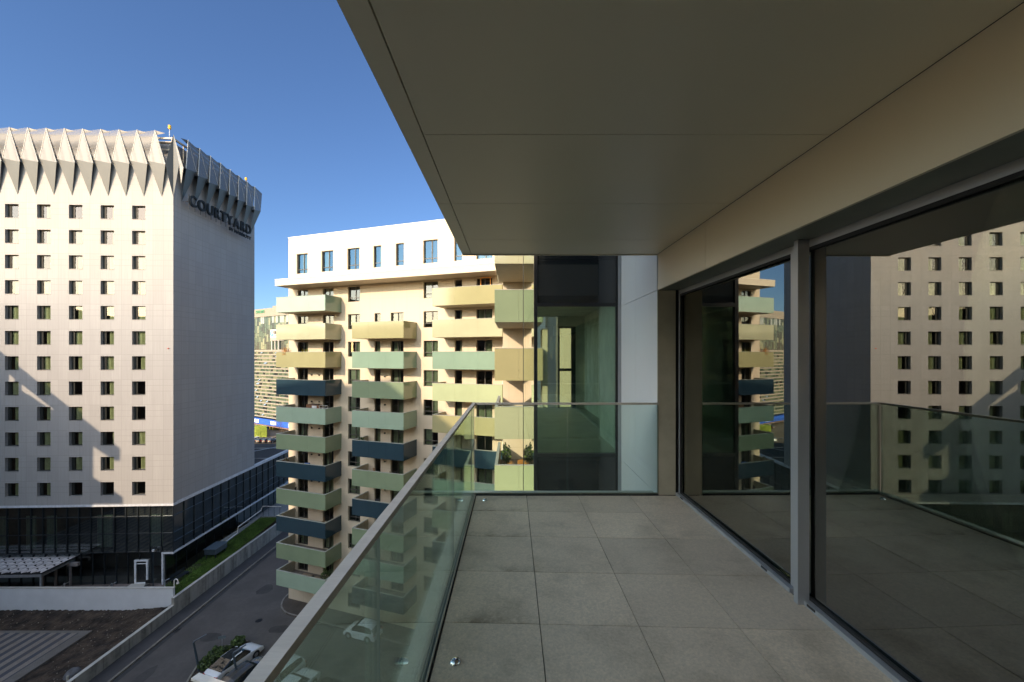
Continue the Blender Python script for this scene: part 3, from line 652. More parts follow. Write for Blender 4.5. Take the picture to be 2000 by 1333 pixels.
def leafy(name, loc, r, h, n, m, lab, cat, z0=.3, flat=False, group=None, trunk=True):
    e = empty(name, loc, 0, lab, cat, group); m1 = MB()
    for i in range(n):
        while True:
            x, y, z = (random.uniform(-1, 1) for _ in range(3)); q = x * x + y * y + z * z
            if .25 < q < 1: break
        lump = 1 + .18 * math.sin(x * 5 + y * 3) * math.cos(z * 4)
        c = Vector((x * r * lump, y * r * lump, z0 + (z * .5 + .5) * h * lump)); s = random.uniform(.05, .11)
        a = Vector((random.uniform(-1, 1), random.uniform(-1, 1), random.uniform(-1, 1))).normalized(); b = a.orthogonal().normalized()
        m1.add([c - a * s, c + b * s * .5, c + a * s, c - b * s * .5], [(0, 1, 2, 3)], i % 3 == 0)
    m1.build("foliage", [m, mat("leaf_light", (.075, .13, .02), .6, var=.3)], e)
    if trunk:
        m1 = MB(); m1.tube([(0, 0, -.05), (.05, .02, z0 + h * .6)], .05, 6, r2=.02); m1.build("stem", mat("bark", (.07, .05, .035), .9), e)
    return e
dryg = mat("dry_grass", (.50, .22, .06), .8, var=.3); yg = mat("yellow_leaf", (.36, .32, .03), .7, var=.3)
dkleaf = mat("dark_leaf", (.022, .045, .012), .6, var=.4)
tuft("dry_grass_pot", AW(1.6, 2.05, fl[2]), .55, 1.75, 160, dryg, "rust brown dried grass in a pot on the upper left balcony", "potted plant")
tuft("green_shrub_pot", AW(4.3, 2.0, fl[2]), .5, 1.55, 60, yg, "yellow green bushy plant on the upper left balcony", "potted plant")
leafy("balcony_shrub", AW(6.7, 1.5, fl[10]), .55, 1.5, 500, dkleaf, "dark green shrub on the lowest left balcony", "shrub")
leafy("balcony_plant", AW(1.3, 2.0, fl[4]), .25, .9, 90, dkleaf, "small dark plant in the corner of the fifth left balcony", "plant", z0=.4)
leafy("balcony_plant", AW(1.4, 1.9, fl[6]), .35, .9, 130, mat("red_leaf", (.12, .05, .03), .7), "reddish plant in the corner of the seventh left balcony", "plant", z0=.5)
leafy("balcony_plant", AW(11.6, 1.9, fl[5]), .35, .9, 150, dkleaf, "dark plant on a navy balcony of the middle stack", "plant", z0=.5)
e = empty("balcony_cupboard", AW(4.0, .5, fl[4]), AA, "brown and white cupboard against the wall on a pale balcony", "cupboard")
mb = MB(); mb.box(-.9, .9, -.25, .25, 0, 1.25); mb.build("body", mat("brown_wood", (.16, .07, .03), .6), e)
mb = MB(); mb.box(-.05, .6, -.28, -.25, .1, 1.15); mb.build("door", mat("white_paint", (.66, .68, .70), .4), e)
mb = MB(); mb.box(-.2, .7, -.2, .2, 1.25, 1.33); mb.build("tray", black_frame, e)
def lounge(t, p, z, lab):
    e = empty("outdoor_sofa", AW(t, p, z), AA, lab, "sofa"); wk = mat("wicker", (.045, .035, .03), .8); cu = mat("beige_cushion", (.30, .22, .15), .9)
    m1 = MB(); m1.box(-.7, .7, -.45, .45, 0, .34); m1.build("base", wk, e); m1 = MB(); m1.box(-.62, .62, -.4, .38, .34, .46); m1.build("cushion", cu, e, bevel=.04)
bal_items = [(12.2, .9, 6), (14.9, 1.2, 6), (16.0, 1.6, 7), (13.2, 1.4, 7), (2.0, .9, 7), (5.6, 1.0, 8), (24.6, .9, 4)]
lounge(3.6, 1.3, fl[10], "left wicker sofa with beige cushion on the lowest balcony"); lounge(5.4, 1.4, fl[10], "right wicker sofa with beige cushion on the lowest balcony")
e = empty("drying_rack", AW(6.2, 1.4, fl[4]), AA, "white metal drying rack on a pale balcony", "drying rack"); mb = MB()
for z in (1.05, 1.3): mb.tube([(-.6, 0, z), (.6, 0, z)], .02, 5)
for x in (-.6, .6): mb.tube([(x, 0, 0), (x, 0, 1.3)], .02, 5)
mb.build("frame", mat("white_pipe", (.6, .6, .6), .4), e)
mb = MB(); mb.box(-.3, .3, -.3, .3, 0, .45); o = mb.build("storage_box", mat("blue_plastic", (.02, .13, .42), .5), bevel=.04); o.location = AW(4.3, 1.9, fl[6] + .0); o.scale = (1, 1, 2.3); tag(o, "blue plastic box behind a navy balcony parapet", "storage box")
def bal_chair(loc, rz, lab, m):
    e = empty("balcony_chair", loc, rz, lab, "chair")
    m1 = MB(); m1.box(-.22, .22, -.22, .22, .42, .47); m1.build("seat", m, e); m1 = MB(); m1.box(-.22, .22, .2, .24, .5, .92); m1.build("backrest", m, e)
    for sx in (-1, 1):
        for sy in (-1, 1): m1 = MB(); m1.box(sx * .2 - .02, sx * .2 + .02, sy * .2 - .02, sy * .2 + .02, 0, .42); m1.build("leg", m, e)
bal_chair((.62, 23.1, 2.28 - S * 3 + 0), .5, "small orange wooden chair on the pale green balcony behind the glass", mat("orange_wood", (.45, .20, .05), .6))
tb = mat("dark_table", (.05, .05, .055), .5)
for (t, p, k), lab in zip(bal_items, ("folding chair by the door on the sixth middle balcony down", "chair near the outer wall of the sage middle balcony", "chair on the lower navy middle balcony, right side", "chair on the lower navy middle balcony, left side", "chair on the left sage balcony under the navy one", "chair on the second navy balcony of the left stack", "chair on the olive balcony of the right stack")):
    bal_chair(AW(t, p, fl[k]), AA + t, lab, tb if k % 2 else mat("tan_wood", (.22, .13, .07), .6))
e = empty("balcony_table", AW(14.2, 1.5, fl[6]), AA, "small dark table on the sage balcony of the middle stack", "table")
mb = MB(); mb.box(-.45, .45, -.35, .35, .70, .74); mb.build("tabletop", tb, e)
for sx in (-1, 1):
    for sy in (-1, 1): mb = MB(); mb.box(sx * .4 - .02, sx * .4 + .02, sy * .3 - .02, sy * .3 + .02, 0, .70); mb.build("leg", tb, e)
leafy("topiary_plant", (-.35, 24.6, 2.28 - S * 3), .3, 1.3, 260, dkleaf, "dark clipped plant inside the pale green balcony box", "plant", z0=.2)
tuft("dry_plant", (-.05, 22.9, 2.28 - S * 3), .22, 1.0, 50, mat("gold_leaf", (.6, .28, .06), .8), "small golden dried plant inside the pale green balcony box", "potted plant")
e = empty("orange_frame", AW(25.2, -.1, fl[0] + 1.2), AA, "open orange window frame high on the cream block", "window frame"); mb = MB()
for a in ((-.75, .35, 1.0, 1.08), (-.75, .35, -.2, -.12), (-.75, -.68, -.12, 1.0), (.28, .35, -.12, 1.0)): mb.box(a[0], a[1], -.4, -.35, a[2], a[3])
o = mb.build("frame", mat("orange_paint", (.75, .30, .03), .5), e)

# ------------------------------------------------------------------ OUR BUILDING
own = empty("terrace_building", (0, 0, 0), 0, "modern building whose covered tiled terrace fills the foreground", "building")
# terrace tiles
def tile_mat():
    m, nt, p = base("terrace_tile"); v = coords(nt)
    n1 = noise(nt, v, 1.1, 4, .5, .35, .7); n2 = noise(nt, v, 75, 3, .7, .35, .72); n3 = noise(nt, v, 28, 4, .7, .4, .75); n4 = noise(nt, v, 2.2, 5, .65, .5, .68)
    c = mixc(nt, (.82, .67, .50), (.70, .57, .43), n1); c = mixc(nt, c, (.22, .20, .17), math_n(nt, 'MULTIPLY', n2, .45)); c = mixc(nt, c, (.36, .33, .27), math_n(nt, 'MULTIPLY', n3, .28))
    c = mixc(nt, c, (.13, .105, .055), math_n(nt, 'MULTIPLY', n4, .30))
    sx = N(nt, "ShaderNodeSeparateXYZ"); nt.links.new(v, sx.inputs[0])
    ix = math_n(nt, 'FLOOR', math_n(nt, 'DIVIDE', math_n(nt, 'ADD', sx.outputs[0], 6.4295 - 6.0 - .6), .6)); iy = math_n(nt, 'FLOOR', math_n(nt, 'DIVIDE', math_n(nt, 'SUBTRACT', math_n(nt, 'MULTIPLY_ADD', sx.outputs[0], .033, sx.outputs[1]), 4.305), .6))
    cb = N(nt, "ShaderNodeCombineXYZ"); nt.links.new(ix, cb.inputs[0]); nt.links.new(iy, cb.inputs[1]); wt = N(nt, "ShaderNodeTexWhiteNoise"); nt.links.new(cb.outputs[0], wt.inputs[0])
    c = mixc(nt, c, (.36, .31, .25), math_n(nt, 'MULTIPLY', wt.outputs[0], .42))
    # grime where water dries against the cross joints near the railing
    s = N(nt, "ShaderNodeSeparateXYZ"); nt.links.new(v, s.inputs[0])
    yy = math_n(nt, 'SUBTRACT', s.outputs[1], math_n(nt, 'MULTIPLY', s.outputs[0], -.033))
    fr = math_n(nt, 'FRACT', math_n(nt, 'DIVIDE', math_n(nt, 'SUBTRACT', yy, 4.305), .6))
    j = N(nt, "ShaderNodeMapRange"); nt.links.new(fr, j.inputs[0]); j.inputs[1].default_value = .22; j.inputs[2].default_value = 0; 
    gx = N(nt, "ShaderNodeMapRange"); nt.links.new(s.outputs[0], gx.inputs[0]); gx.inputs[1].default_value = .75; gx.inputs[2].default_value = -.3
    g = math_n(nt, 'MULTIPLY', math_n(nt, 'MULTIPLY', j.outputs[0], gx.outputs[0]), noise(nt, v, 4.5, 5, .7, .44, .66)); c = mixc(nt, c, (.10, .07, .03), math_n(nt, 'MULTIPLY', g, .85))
    nt.links.new(c, p.inputs['Base Color'])
    r = N(nt, "ShaderNodeMapRange"); nt.links.new(n1, r.inputs[0]); r.inputs[3].default_value = .38; r.inputs[4].default_value = .6; nt.links.new(r.outputs[0], p.inputs['Roughness'])
    b = N(nt, "ShaderNodeBump"); b.inputs['Strength'].default_value = .12; b.inputs['Distance'].default_value = .003; nt.links.new(n2, b.inputs['Height']); nt.links.new(b.outputs[0], p.inputs['Normal']); return m
tm = tile_mat(); tl = MB(); SK = -.033; xs = [-.418] + [.1705 + .6 * i for i in range(3)] + [1.935]
xs = [-.418, .1705, .7705, 1.3705, 1.93]
for i in range(4):
    for j in range(-14, 1):
        y1 = 4.305 + .6 * j + .6; y0 = y1 - .6; g = .0028; xa, xb = xs[i] + g, xs[i + 1] - g
        if j == 0: y1 = 4.84
        dz = random.uniform(-.0008, .0008)
        pts = [(xa, y0 + g + SK * xa), (xb, y0 + g + SK * xb), (xb, y1 - g + SK * xb), (xa, y1 - g + SK * xa)]
        tl.prism(pts, FZ - .02, FZ + dz)
tl.build("floor_tiles", tm, own)
mb = MB(); mb.box(-.56, 8, -14, 4.95, FZ - .35, FZ - .03, 0); mb.box(-.585, -.475, -14, 4.99, FZ - .40, FZ - .012, 1); mb.box(-.475, 1.75, 4.86, 4.99, FZ - .40, FZ - .012, 1)
mb.build("slab", [dark_m, mat("slab_edge", (.50, .50, .42), .5, var=.03)], own)
# soffit: panels with open joints
sf = MB(); HZ = 1.178; ys = [-4, -1.81, -.81, .19, 1.19, 2.19, 3.19, 4.18, 4.80]
sf_l = MB()
for a, b in zip(ys[:-1], ys[1:]):
    sf.box(-.473, 1.7075, a + .0025, b - .0025, HZ, HZ + .02)
sf_l.box(-.583, -.480, -4, 3.185, HZ - .001, HZ + .02); sf_l.box(-.583, -.480, 3.19, 4.80, HZ - .001, HZ + .02); sf_l.box(-.583, -.578, -4, 4.80, HZ + .02, HZ + .6); sf_l.box(-.583, 1.703, 4.803, 4.82, HZ - .012, HZ + .6)
sf.build("soffit", soffit_m, own); sf_l.build("soffit_edge", soffit_m, own)
mb = MB(); mb.box(-.57, 8, -4, 4.79, HZ + .05, HZ + .08); mb.box(-.5, 8, -4, 4.79, HZ + .6, 26); mb.build("upper_floors", dark_m, own)
# bulkhead over the windows
bh = MB(); BX = 1.71; BZ = .757
for a, b in ((3.622, 4.80), (.6, 3.617), (-4, .595)): bh.box(BX, BX + .02, a, b, BZ, HZ - .002)
bh.box(BX + .02, 2.12, -4, 4.80, BZ, BZ + .02, 1)
bh.build("bulkhead", [own_wall, mat("bulkhead_under", (.20, .22, .18), .4)], own)
mb = MB(); mb.box(1.712, 1.92, 4.80, 4.82, FZ, BZ - .003); mb.build("end_panel", mat("end_panel", (.40, .38, .29), .4), own)
# side wall beyond the terrace
pw = MB()
for (a, b) in ((4.825, 5.645), (5.651, 6.40)):
    for (z0, z1) in ((-40, FZ - .003), (FZ + .003, BZ - .003), (BZ + .003, 8)): pw.box(BX, BX + .02, a, b, max(z0, GZ), z1)
pw.build("side_wall", mat("white_panel", (.80, .80, .77), .3, var=.02, scale=.5), own)
mb = MB(); mb.box(BX + .02, 8, 4.83, 6.40, GZ, 1.15); mb.box(1.73, 8, 4.83, 12.6, 1.6, 26); mb.box(.4, 8, 6.5, 12.4, 1.6, 26); mb.build("core", dark_m, own)
# glazed corner room
GX, GY, GY2 = .345, 6.44, 12.5
fr = MB()
fr.box(GX, GX + .055, GY - .02, GY + .06, GZ, 8); fr.box(BX - .045, BX, GY - .03, GY + .06, GZ, 8, 1); fr.box(BX - .075, BX - .045, GY - .01, GY + .06, GZ, 8)
for zz in (BZ + .0, -1.61, BZ - S, -1.61 - S, BZ + S): fr.box(GX + .055, BX - .075, GY - .02, GY + .06, zz, zz + .055)
fr.box(GX - .01, GX + .05, GY2 - .06, GY2, GZ, 8)
fr.build("curtain_wall_frame", [black_frame, grey_alu], own)
for za, zb in ((BZ + .055, BZ + .745), (BZ + .75, BZ + 1.5), (-1.61 - .75, -1.61), (-1.61 - 1.5, -1.61 - .755)):
    sp = MB(); sp.box(GX + .055, BX - .075, GY + .01, GY + .03, za, zb); sp.build("spandrel", spandrel, own)
g = MB(); g.box(GX + .055, BX - .075, GY + .01, GY + .02, -1.555, BZ); g.build("corner_window", front_glass, own)
g = MB()
for a, b in ((GY + .06, 9.4), (9.41, GY2 - .06)):
    for z0, z1 in ((-10, -4.65), (-4.64, FZ - .005), (FZ + .005, BZ - .002), (BZ + .003, 3.8), (3.81, 7)): g.box(GX, GX + .012, a, b, z0, z1)
g.build("side_glazing", side_glass, own)
rm = MB(); rm.box(GX + .05, 5, GY + .1, GY2, FZ - .3, FZ + .03, 1); rm.box(GX + .05, 5, GY + .1, GY2, 1.16, 1.5, 0)
rm.box(BX + .05, BX + .15, GY + .07, 8.2, FZ + .03, 1.16, 0)
bw = []
for h in ((.62, 1.39, FZ + .03, 1.15), (1.44, 1.80, -.42, .80), (1.42, 1.85, FZ + .05, -.50)): bw.append(h)
holed_wall(rm, GX + .05, 5, FZ + .03, 1.16, bw, GY2 - .1, .1, 0, 2)
rm.box(2.2, 2.35, GY2 - 2.2, GY2 - .1, FZ + .03, 1.16, 0)
rm.build("corner_room", [mat("room_wall", (.6, .6, .54), .8), mat("room_floor", (.40, .38, .28), .5), black_frame], own)
bf = MB(); bf.box(1.40, 1.44, GY2 - .15, GY2, FZ + .03, .85); bf.box(1.80, 1.92, GY2 - .15, GY2, FZ + .03, .85); bf.box(1.44, 1.80, GY2 - .15, GY2, -.50, -.42); bf.box(1.44, 1.80, GY2 - .15, GY2, .80, .85)
bf.build("room_window_frame", black_frame, own)
# big sliding windows
WX = 1.975
def slide(name, y0, y1, lab, rz):
    cy = (y0 + y1) / 2; e = empty(name, (0, 0, 0), 0); e.parent = own; e['label'] = lab
    f = MB(); f.box(1.92, WX + .05, y0, y1, FZ - .01, FZ + .03, 0); f.box(1.955, WX + .05, y0, y1, BZ - .05, BZ - .001, 0); f.box(1.955, WX + .05, y1 - .03, y1, FZ + .035, BZ - .05); f.box(1.955, WX + .05, y0, y0 + .04, FZ + .035, BZ - .05)
    f.box(WX - .018, WX + .0, y0 + .04, y1 - .03, FZ + .031, FZ + .05, 1); f.box(WX - .018, WX + .0, y0 + .04, y1 - .03, BZ - .07, BZ - .05, 1); f.box(WX - .018, WX, y1 - .045, y1 - .03, FZ + .05, BZ - .07, 1)
    f.build("frame", [grey_alu, rubber], e)
    g = MB(); L = (y1 - y0)
    g.box(-.006, .006, -L + .03, -.02, FZ + .04, BZ - .06); o = g.build("pane", window_glass, e); o.location = (WX + .004, y1, 0); o.rotation_euler = (0, 0, rz)
    for yy in (y0 + .25, y1 - .2):
        s = MB(); s.box(1.916, 1.921, yy, yy + .07, FZ + .012, FZ + .026); s.build("drain_slot", rubber, e)
    return e
slide("sliding_window", 2.83, 4.80, "far floor to ceiling pane", R(.5)); slide("sliding_window", -3.6, 2.79, "near floor to ceiling pane", R(.5))
mb = MB(); mb.box(1.88, 1.955, 2.69, 2.73, FZ + .002, BZ - .003); mb.box(1.95, 2.05, 2.792, 2.828, FZ, BZ); mb.build("window_post", grey_alu, own)
# interior of the flat
it = MB(); it.box(2.12, 7, -5, 4.8, FZ - .02, FZ + .02, 1); it.box(2.12, 7, -5, 4.8, 1.0, 1.1, 0); it.box(6.6, 6.7, -5, 4.8, FZ, 1.0, 0); it.box(2.12, 7, 4.7, 4.79, FZ, 1.0, 0); it.box(2.12, 7, -5, -4.9, FZ, 1.0, 0)
it.build("living_room", [mat("interior_wall", (.7, .7, .66), .8), mat("interior_floor", (.26, .21, .17), .5)], own)
mb = MB(); mb.box(3.6, 3.7, 4.2, 4.695, FZ + .02, .55); mb.box(3.4, 4.5, 4.66, 4.698, FZ + .02, .5); mb.build("interior_door", mat("door_dark", (.12, .10, .09), .5), own)
# chrome floor spots
def dome(x, y, lab):
    e = empty("floor_stop", (x, y, FZ), 0, lab, "door stop", "chrome domed stops on the terrace floor"); m1 = MB(); n = 20; vs = [(0, 0, .020)]
    for k in range(1, 6):
        a = k / 5 * math.pi / 2
        for i in range(n): vs.append((.030 * math.sin(a) * math.cos(i / n * 6.283), .030 * math.sin(a) * math.sin(i / n * 6.283), .020 * math.cos(a)))
    fs = [(0, 1 + i, 1 + (i + 1) % n) for i in range(n)]
    for k in range(4):
        for i in range(n): fs.append((1 + k * n + i, 1 + (k + 1) * n + i, 1 + (k + 1) * n + (i + 1) % n, 1 + k * n + (i + 1) % n))
    m1.add(vs, fs); m1.build("dome", steel, e, smooth=True)
    m1 = MB(); m1.tube([(.008, 0, .018), (.016, 0, .021)], .006, 8); m1.build("lock_pin", rubber, e)
dome(-.304, 2.19, "near chrome dome on the tile beside the railing"); dome(-.306, 4.62, "far chrome dome in the terrace corner")

# ------------------------------------------------------------------ GLASS RAILING
rl = empty("glass_railing", (-.455, 4.80, FZ), 0, "glass balustrade with flat metal handrail around the terrace", "railing")
RX, RY, RH = -.455, 4.80, -.565
def rel(mb): mb.v = [(x - RX, y - RY, z - FZ) for x, y, z in mb.v]; return mb
# handrail
mb = MB(); mb.box(-.464, -.428, -4, 4.818, RH - .022, RH); rel(mb).build("handrail", rail_m, rl)
mb = MB(); mb.prism([(-.427, 4.782), (1.715, 4.782 + 0), (1.715, 4.818), (-.427, 4.818)], RH - .022, RH); rel(mb).build("handrail", rail_m, rl)
for y0, y1 in ((-4, -.383), (-.377, 1.362), (1.368, 3.102), (3.108, 4.79)):
    mb = MB(); mb.box(-.450, -.442, y0, y1, FZ - .01, RH - .022); mb.m = [0 if i in (4, 5) else 1 for i in range(6)]; rel(mb).build("glass_panel", [railglass, glassedge], rl)
for x0, x1 in ((-.437, .645), (.655, 1.712)):
    mb = MB(); mb.box(x0, x1, 4.794, 4.806, FZ - .01, RH - .022); mb.m = [0 if i in (2, 3) else 1 for i in range(6)]; rel(mb).build("glass_panel", [railglass, glassedge], rl)
mb = MB(); mb.box(-.437, -.427, -4, 4.78, FZ - .02, FZ + .010, 1); mb.box(-.426, -.4205, -4, 4.78, FZ - .02, FZ + .002, 0); mb.box(-.474, -.453, -4, 4.82, FZ - .02, FZ + .008, 1); mb.box(-.42, 1.712, 4.775, 4.79, FZ - .02, FZ + .012, 0); mb.box(-.453, 1.712, 4.807, 4.83, FZ - .02, FZ + .02, 1)
rel(mb).build("base_channel", [rubber, mat("beige_profile", (.42, .38, .30), .5)], rl)

# parapet of a terrace two floors below
e = empty("lower_parapet", (-6.6, 8.6, 0), AA, "cream parapet with a flat cap at the bottom left, far below the railing", "parapet")
mb = MB(); mb.box(.03, 9, -.09, 0, -8.5, -6.75); mb.build("panel", mat("parapet_panel", (.55, .53, .45), .5), e)
mb = MB(); mb.box(0, 9, -.14, .02, -6.75, -6.70); mb.build("cap", mat("parapet_cap2", (.60, .57, .50), .5), e)
mb = MB(); mb.box(.05, .12, -.12, -.09, -8.5, -6.76); mb.build("end_post", mat("brown_post", (.10, .05, .03), .6), e)

# ------------------------------------------------------------------ VEHICLES
def car(loc, rz, paint, lab, L=4.6, Wd=1.82, Hc=1.45, kind='sedan', glassroof=False, tail=True):
    root = empty("parked_car", loc, rz, lab, "car", "cars parked below the terrace")
    hl = L / 2
    if kind == 'sedan': prof = [(-1, .62), (-.97, .86), (-.90, .96), (-.80, 1.0), (-.62, 1.02), (-.40, .985), (0, .95), (.30, .93), (.42, .90), (.62, .84), (.82, .74), (.94, .62), (1, .48)]
    elif kind == 'hatch': prof = [(-1, .60), (-.97, .85), (-.92, .93), (-.80, .96), (-.6, .96), (-.40, .95), (0, .93), (.30, .93), (.46, .93), (.66, .86), (.84, .74), (.95, .60), (1, .46)]
    else: prof = [(-1, .66), (-.98, .95), (-.93, 1.05), (-.80, 1.08), (-.6, 1.07), (-.40, 1.05), (0, 1.02), (.30, 1.02), (.42, 1.01), (.62, .96), (.82, .88), (.95, .74), (1, .55)]
    if kind == 'sedan': ro = [(-.80, 1.0), (-.58, 1.19), (-.36, 1.36), (-.12, 1.44), (.10, 1.43), (.26, 1.30), (.46, .90)]
    elif kind == 'hatch': ro = [(-.96, .93), (-.80, 1.30), (-.62, 1.45), (-.2, 1.52), (.10, 1.49), (.28, 1.36), (.52, .93)]
    else: ro = [(-.97, 1.02), (-.84, 1.42), (-.66, 1.56), (-.2, 1.62), (.12, 1.60), (.26, 1.48), (.46, 1.0)]
    def interp(tb, x):
        if x <= tb[0][0]: return tb[0][1]
        for (a, b), (c, d) in zip(tb, tb[1:]):
            if a <= x <= c: u = (x - a) / (c - a); return b + (d - b) * u
        return tb[-1][1]
    wr = .33; ax = (-.60 * hl, .62 * hl); arch = wr + .06
    xs = sorted({round(a * hl, 3) for a, _ in prof} | {round(a * hl, 3) for a, _ in ro} | {round(c + arch * math.cos(t), 3) for c in ax for t in [i * math.pi / 8 for i in range(9)]})
    body = []; 
    def half(x):
        u = abs(x) / hl; return Wd / 2 * (1 - .11 * max(0, (u - .6) / .4) ** 2.2)
    def low(x):
        z = .20 + .08 * (abs(x) / hl) ** 4
        for c in ax:
            if abs(x - c) < arch: z = max(z, wr + math.sqrt(max(0, arch ** 2 - (x - c) ** 2)) - .02)
        return z
    bm_, gm, gm2, wm, wr_, top_ = MB(), MB(), MB(), MB(), MB(), MB()
    def sec(x):
        w = half(x); zb = interp(prof, x / hl); lo = min(low(x), zb - .03); zr = interp(ro, x / hl) if ro[0][0] * hl < x < ro[-1][0] * hl else zb; zr = max(zr, zb)
        sh = (zr - zb); tw = w * (.94 - .22 * min(1, sh / .5))
        mid = max(lo + .01, (lo + zb) / 2)
        return [(x, w * .97, lo), (x, w, mid), (x, w * .985, max(zb - .08, mid + .005)), (x, w * .94, zb), (x, tw, zr - .03 * min(1, sh * 5)), (x, tw * .85, zr + .015 + (0 if sh > 0 else .01)), (x, 0, zr + .045)]
    secs = [sec(x) for x in xs]
    for i in range(len(xs) - 1):
        xm = (xs[i] + xs[i + 1]) / 2 / hl; incab = ro[0][0] < xm < ro[-1][0]
        wind = xm > ro[-3][0] + .02 and incab; rear = (xm < (ro[1][0] if kind != 'sedan' else ro[2][0])) and incab
        for j in range(6):
            for sg in (1, -1):
                q = [secs[i][j], secs[i + 1][j], secs[i + 1][j + 1], secs[i][j + 1]]; q = [(a, b * sg, c) for a, b, c in q]
                if sg > 0: q = q[::-1]
                tgt = bm_
                if incab and j == 3 and ro[0][0] + .10 < xm < ro[-2][0] + .12: tgt = gm if sg > 0 else gm2
                if wind and j >= 4: tgt = wm
                if rear and j >= 4: tgt = wr_
                if glassroof and incab and not wind and not rear and j == 5: tgt = top_
                tgt.add(q, [(0, 1, 2, 3)])
    for e_, sg in ((0, -1), (-1, 1)):
        s = secs[e_]; pts = s + [(a, -b, c) for a, b, c in s[-2::-1]]; bm_.add(pts, [tuple(range(len(pts)))])
    x0 = -hl + .1; bm_.box(-hl * .93, hl * .93, -half(0) * .82, half(0) * .82, .19, .4, 1)
    b = bm_.build("body", [paint, rubber], root, smooth=True); wdd = b.modifiers.new("weld", "WELD"); wdd.merge_threshold = .002; es = b.modifiers.new("split", "EDGE_SPLIT"); es.split_angle = R(38)
    cg = mat("car_glass", (.012, .016, .018), .03, spec=.8)
    for g_, nm in ((gm, "side_window"), (gm2, "side_window"), (wm, "windscreen"), (wr_, "rear_window")):
        if g_.v: g_.build(nm, cg, root)
    if top_.v: top_.build("glass_roof", cg, root)
    for c in ax:
        for sg in (1, -1):
            w = MB(); w.tube([(c, sg * (Wd / 2 - .22), wr), (c, sg * (Wd / 2 - .01), wr)], wr, 18); wo = w.build("wheel", rubber, root)
            w = MB(); w.tube([(c, sg * (Wd / 2 - .05), wr), (c, sg * (Wd / 2 - .003), wr)], .19, 12)
            w.build("rim", galv, wo)
    for sg in (1, -1):
        t = MB(); t.box(-hl * .995, -hl * .93, sg * Wd * .30 if sg > 0 else -Wd * .455, Wd * .455 if sg > 0 else -Wd * .30, .76, .88); t.build("tail_light", mat("tail_red", (.45, .01, .01), .2), root)
        t = MB(); hz = interp(prof, .95) - .03; t.box(hl * .88, hl * .985, sg * Wd * .27 if sg > 0 else -Wd * .435, Wd * .435 if sg > 0 else -Wd * .27, hz - .11, hz - .01); t.build("headlight", mat("headlight", (.7, .72, .7), .1), root)
        t = MB(); t.box(.36 * hl, .42 * hl, sg * (Wd / 2 - .02) if sg > 0 else -(Wd / 2 + .16), (Wd / 2 + .16) if sg > 0 else -(Wd / 2 - .02), .93, 1.05); t.build("mirror", paint, root, bevel=.02)
    t = MB(); t.box(-hl - .012, -hl + .02, -.26, .26, .50, .61); t.build("number_plate", mat("plate", (.55, .55, .52), .4), root)
    return root
def paint(n, c, r=.22, metal=0): return mat("paint_" + n, c, r, metal, var=.02, spec=.6, coat=.5)
pw_, pb_, pg_ = paint("white", (.62, .64, .66)), paint("black", (.02, .02, .022), .15), paint("grey", (.10, .095, .09), .25, .5)
cdir = math.atan2(.9476, .3195); P0 = Vector((-26.6, 39.2)) 
p0 = Vector((-25.75, 38.0))
def cp(i, q=0): v = p0 + U * (2.55 * i) + Vector((.3195, .9476)) * q; return (v.x, v.y, GZ)
car(cp(0), cdir, pw_, "white saloon car with a black glass roof beside the low bushes", 4.7, 1.82, kind='sedan', glassroof=True)
car(cp(1.08, -1.1), cdir, pg_, "dark grey car parked right of the white saloon", 4.5, 1.82, kind='suv')
car(cp(2.25, -.5), cdir + math.pi, pw_, "white estate car seen just behind the handrail", 4.7, 1.85, kind='suv')
car(cp(3.1, -.9), cdir, pw_, "white car with its bonnet forward, second from the handrail", 4.6, 1.85, kind='suv')
car(cp(4.15, -1.0), cdir, pb_, "black car behind the glass right of the white ones", 4.5, 1.82, kind='suv')
car(cp(5.15, -1.3), cdir, pg_, "dark grey car at the bottom edge seen through glass", 4.3, 1.8, kind='hatch')
v = Vector((-15.35, 42.15)); car((v.x, v.y, GZ), AA + math.pi + .02, pw_, "small white hatchback parked along the wall of the apartment block", 3.75, 1.68, kind='hatch')
# planted kerb island with bushes
ip = [Vector(a) for a in ((-28.3, 33.5), (-28.4, 35.5), (-28.75, 36.6), (-29.15, 38), (-29.05, 39.3), (-28.5, 40.2), (-27.3, 41.2), (-26.6, 41.2), (-27.4, 38.5), (-27.6, 35.5), (-27.8, 33.5))]
mb = MB(); mb.prism([(p.x, p.y) for p in ip][::-1], GZ - .02, GZ + .10); o = mb.build("planting_bed", mat("bed_soil", (.035, .025, .018), .95, var=.4)); o['kind'] = 'structure'
mb = MB()
for a, b in zip(ip[:7], ip[1:8]):
    d = (b - a).normalized(); n = Vector((-d.y, d.x)) * .16; mb.prism([(a.x, a.y), (b.x, b.y), (b.x + n.x, b.y + n.y), (a.x + n.x, a.y + n.y)], GZ - .02, GZ + .15)
o = mb.build("bed_kerb", mat("bed_kerb", (.20, .18, .15), .9, var=.2)); o['kind'] = 'structure'
bl = [(-28.15, 37.7, .62, .9, "low dark bush nearest the street lamp"), (-28.05, 38.9, .7, 1.0, "low bush in the middle of the kerbed bed"), (-27.75, 39.9, .35, .4, "smallest bush between the two larger ones in the bed"), (-27.2, 40.7, .6, .75, "far dark bush at the tip of the kerbed bed")]
for x, y, r, h, lab in bl: leafy("bush", (x, y, GZ + .1), r, h, 2600, mat("bush_leaf", (.028, .055, .012), .6, var=.4), lab, "bush", z0=.0, group="bushes in the kerbed bed", trunk=True)
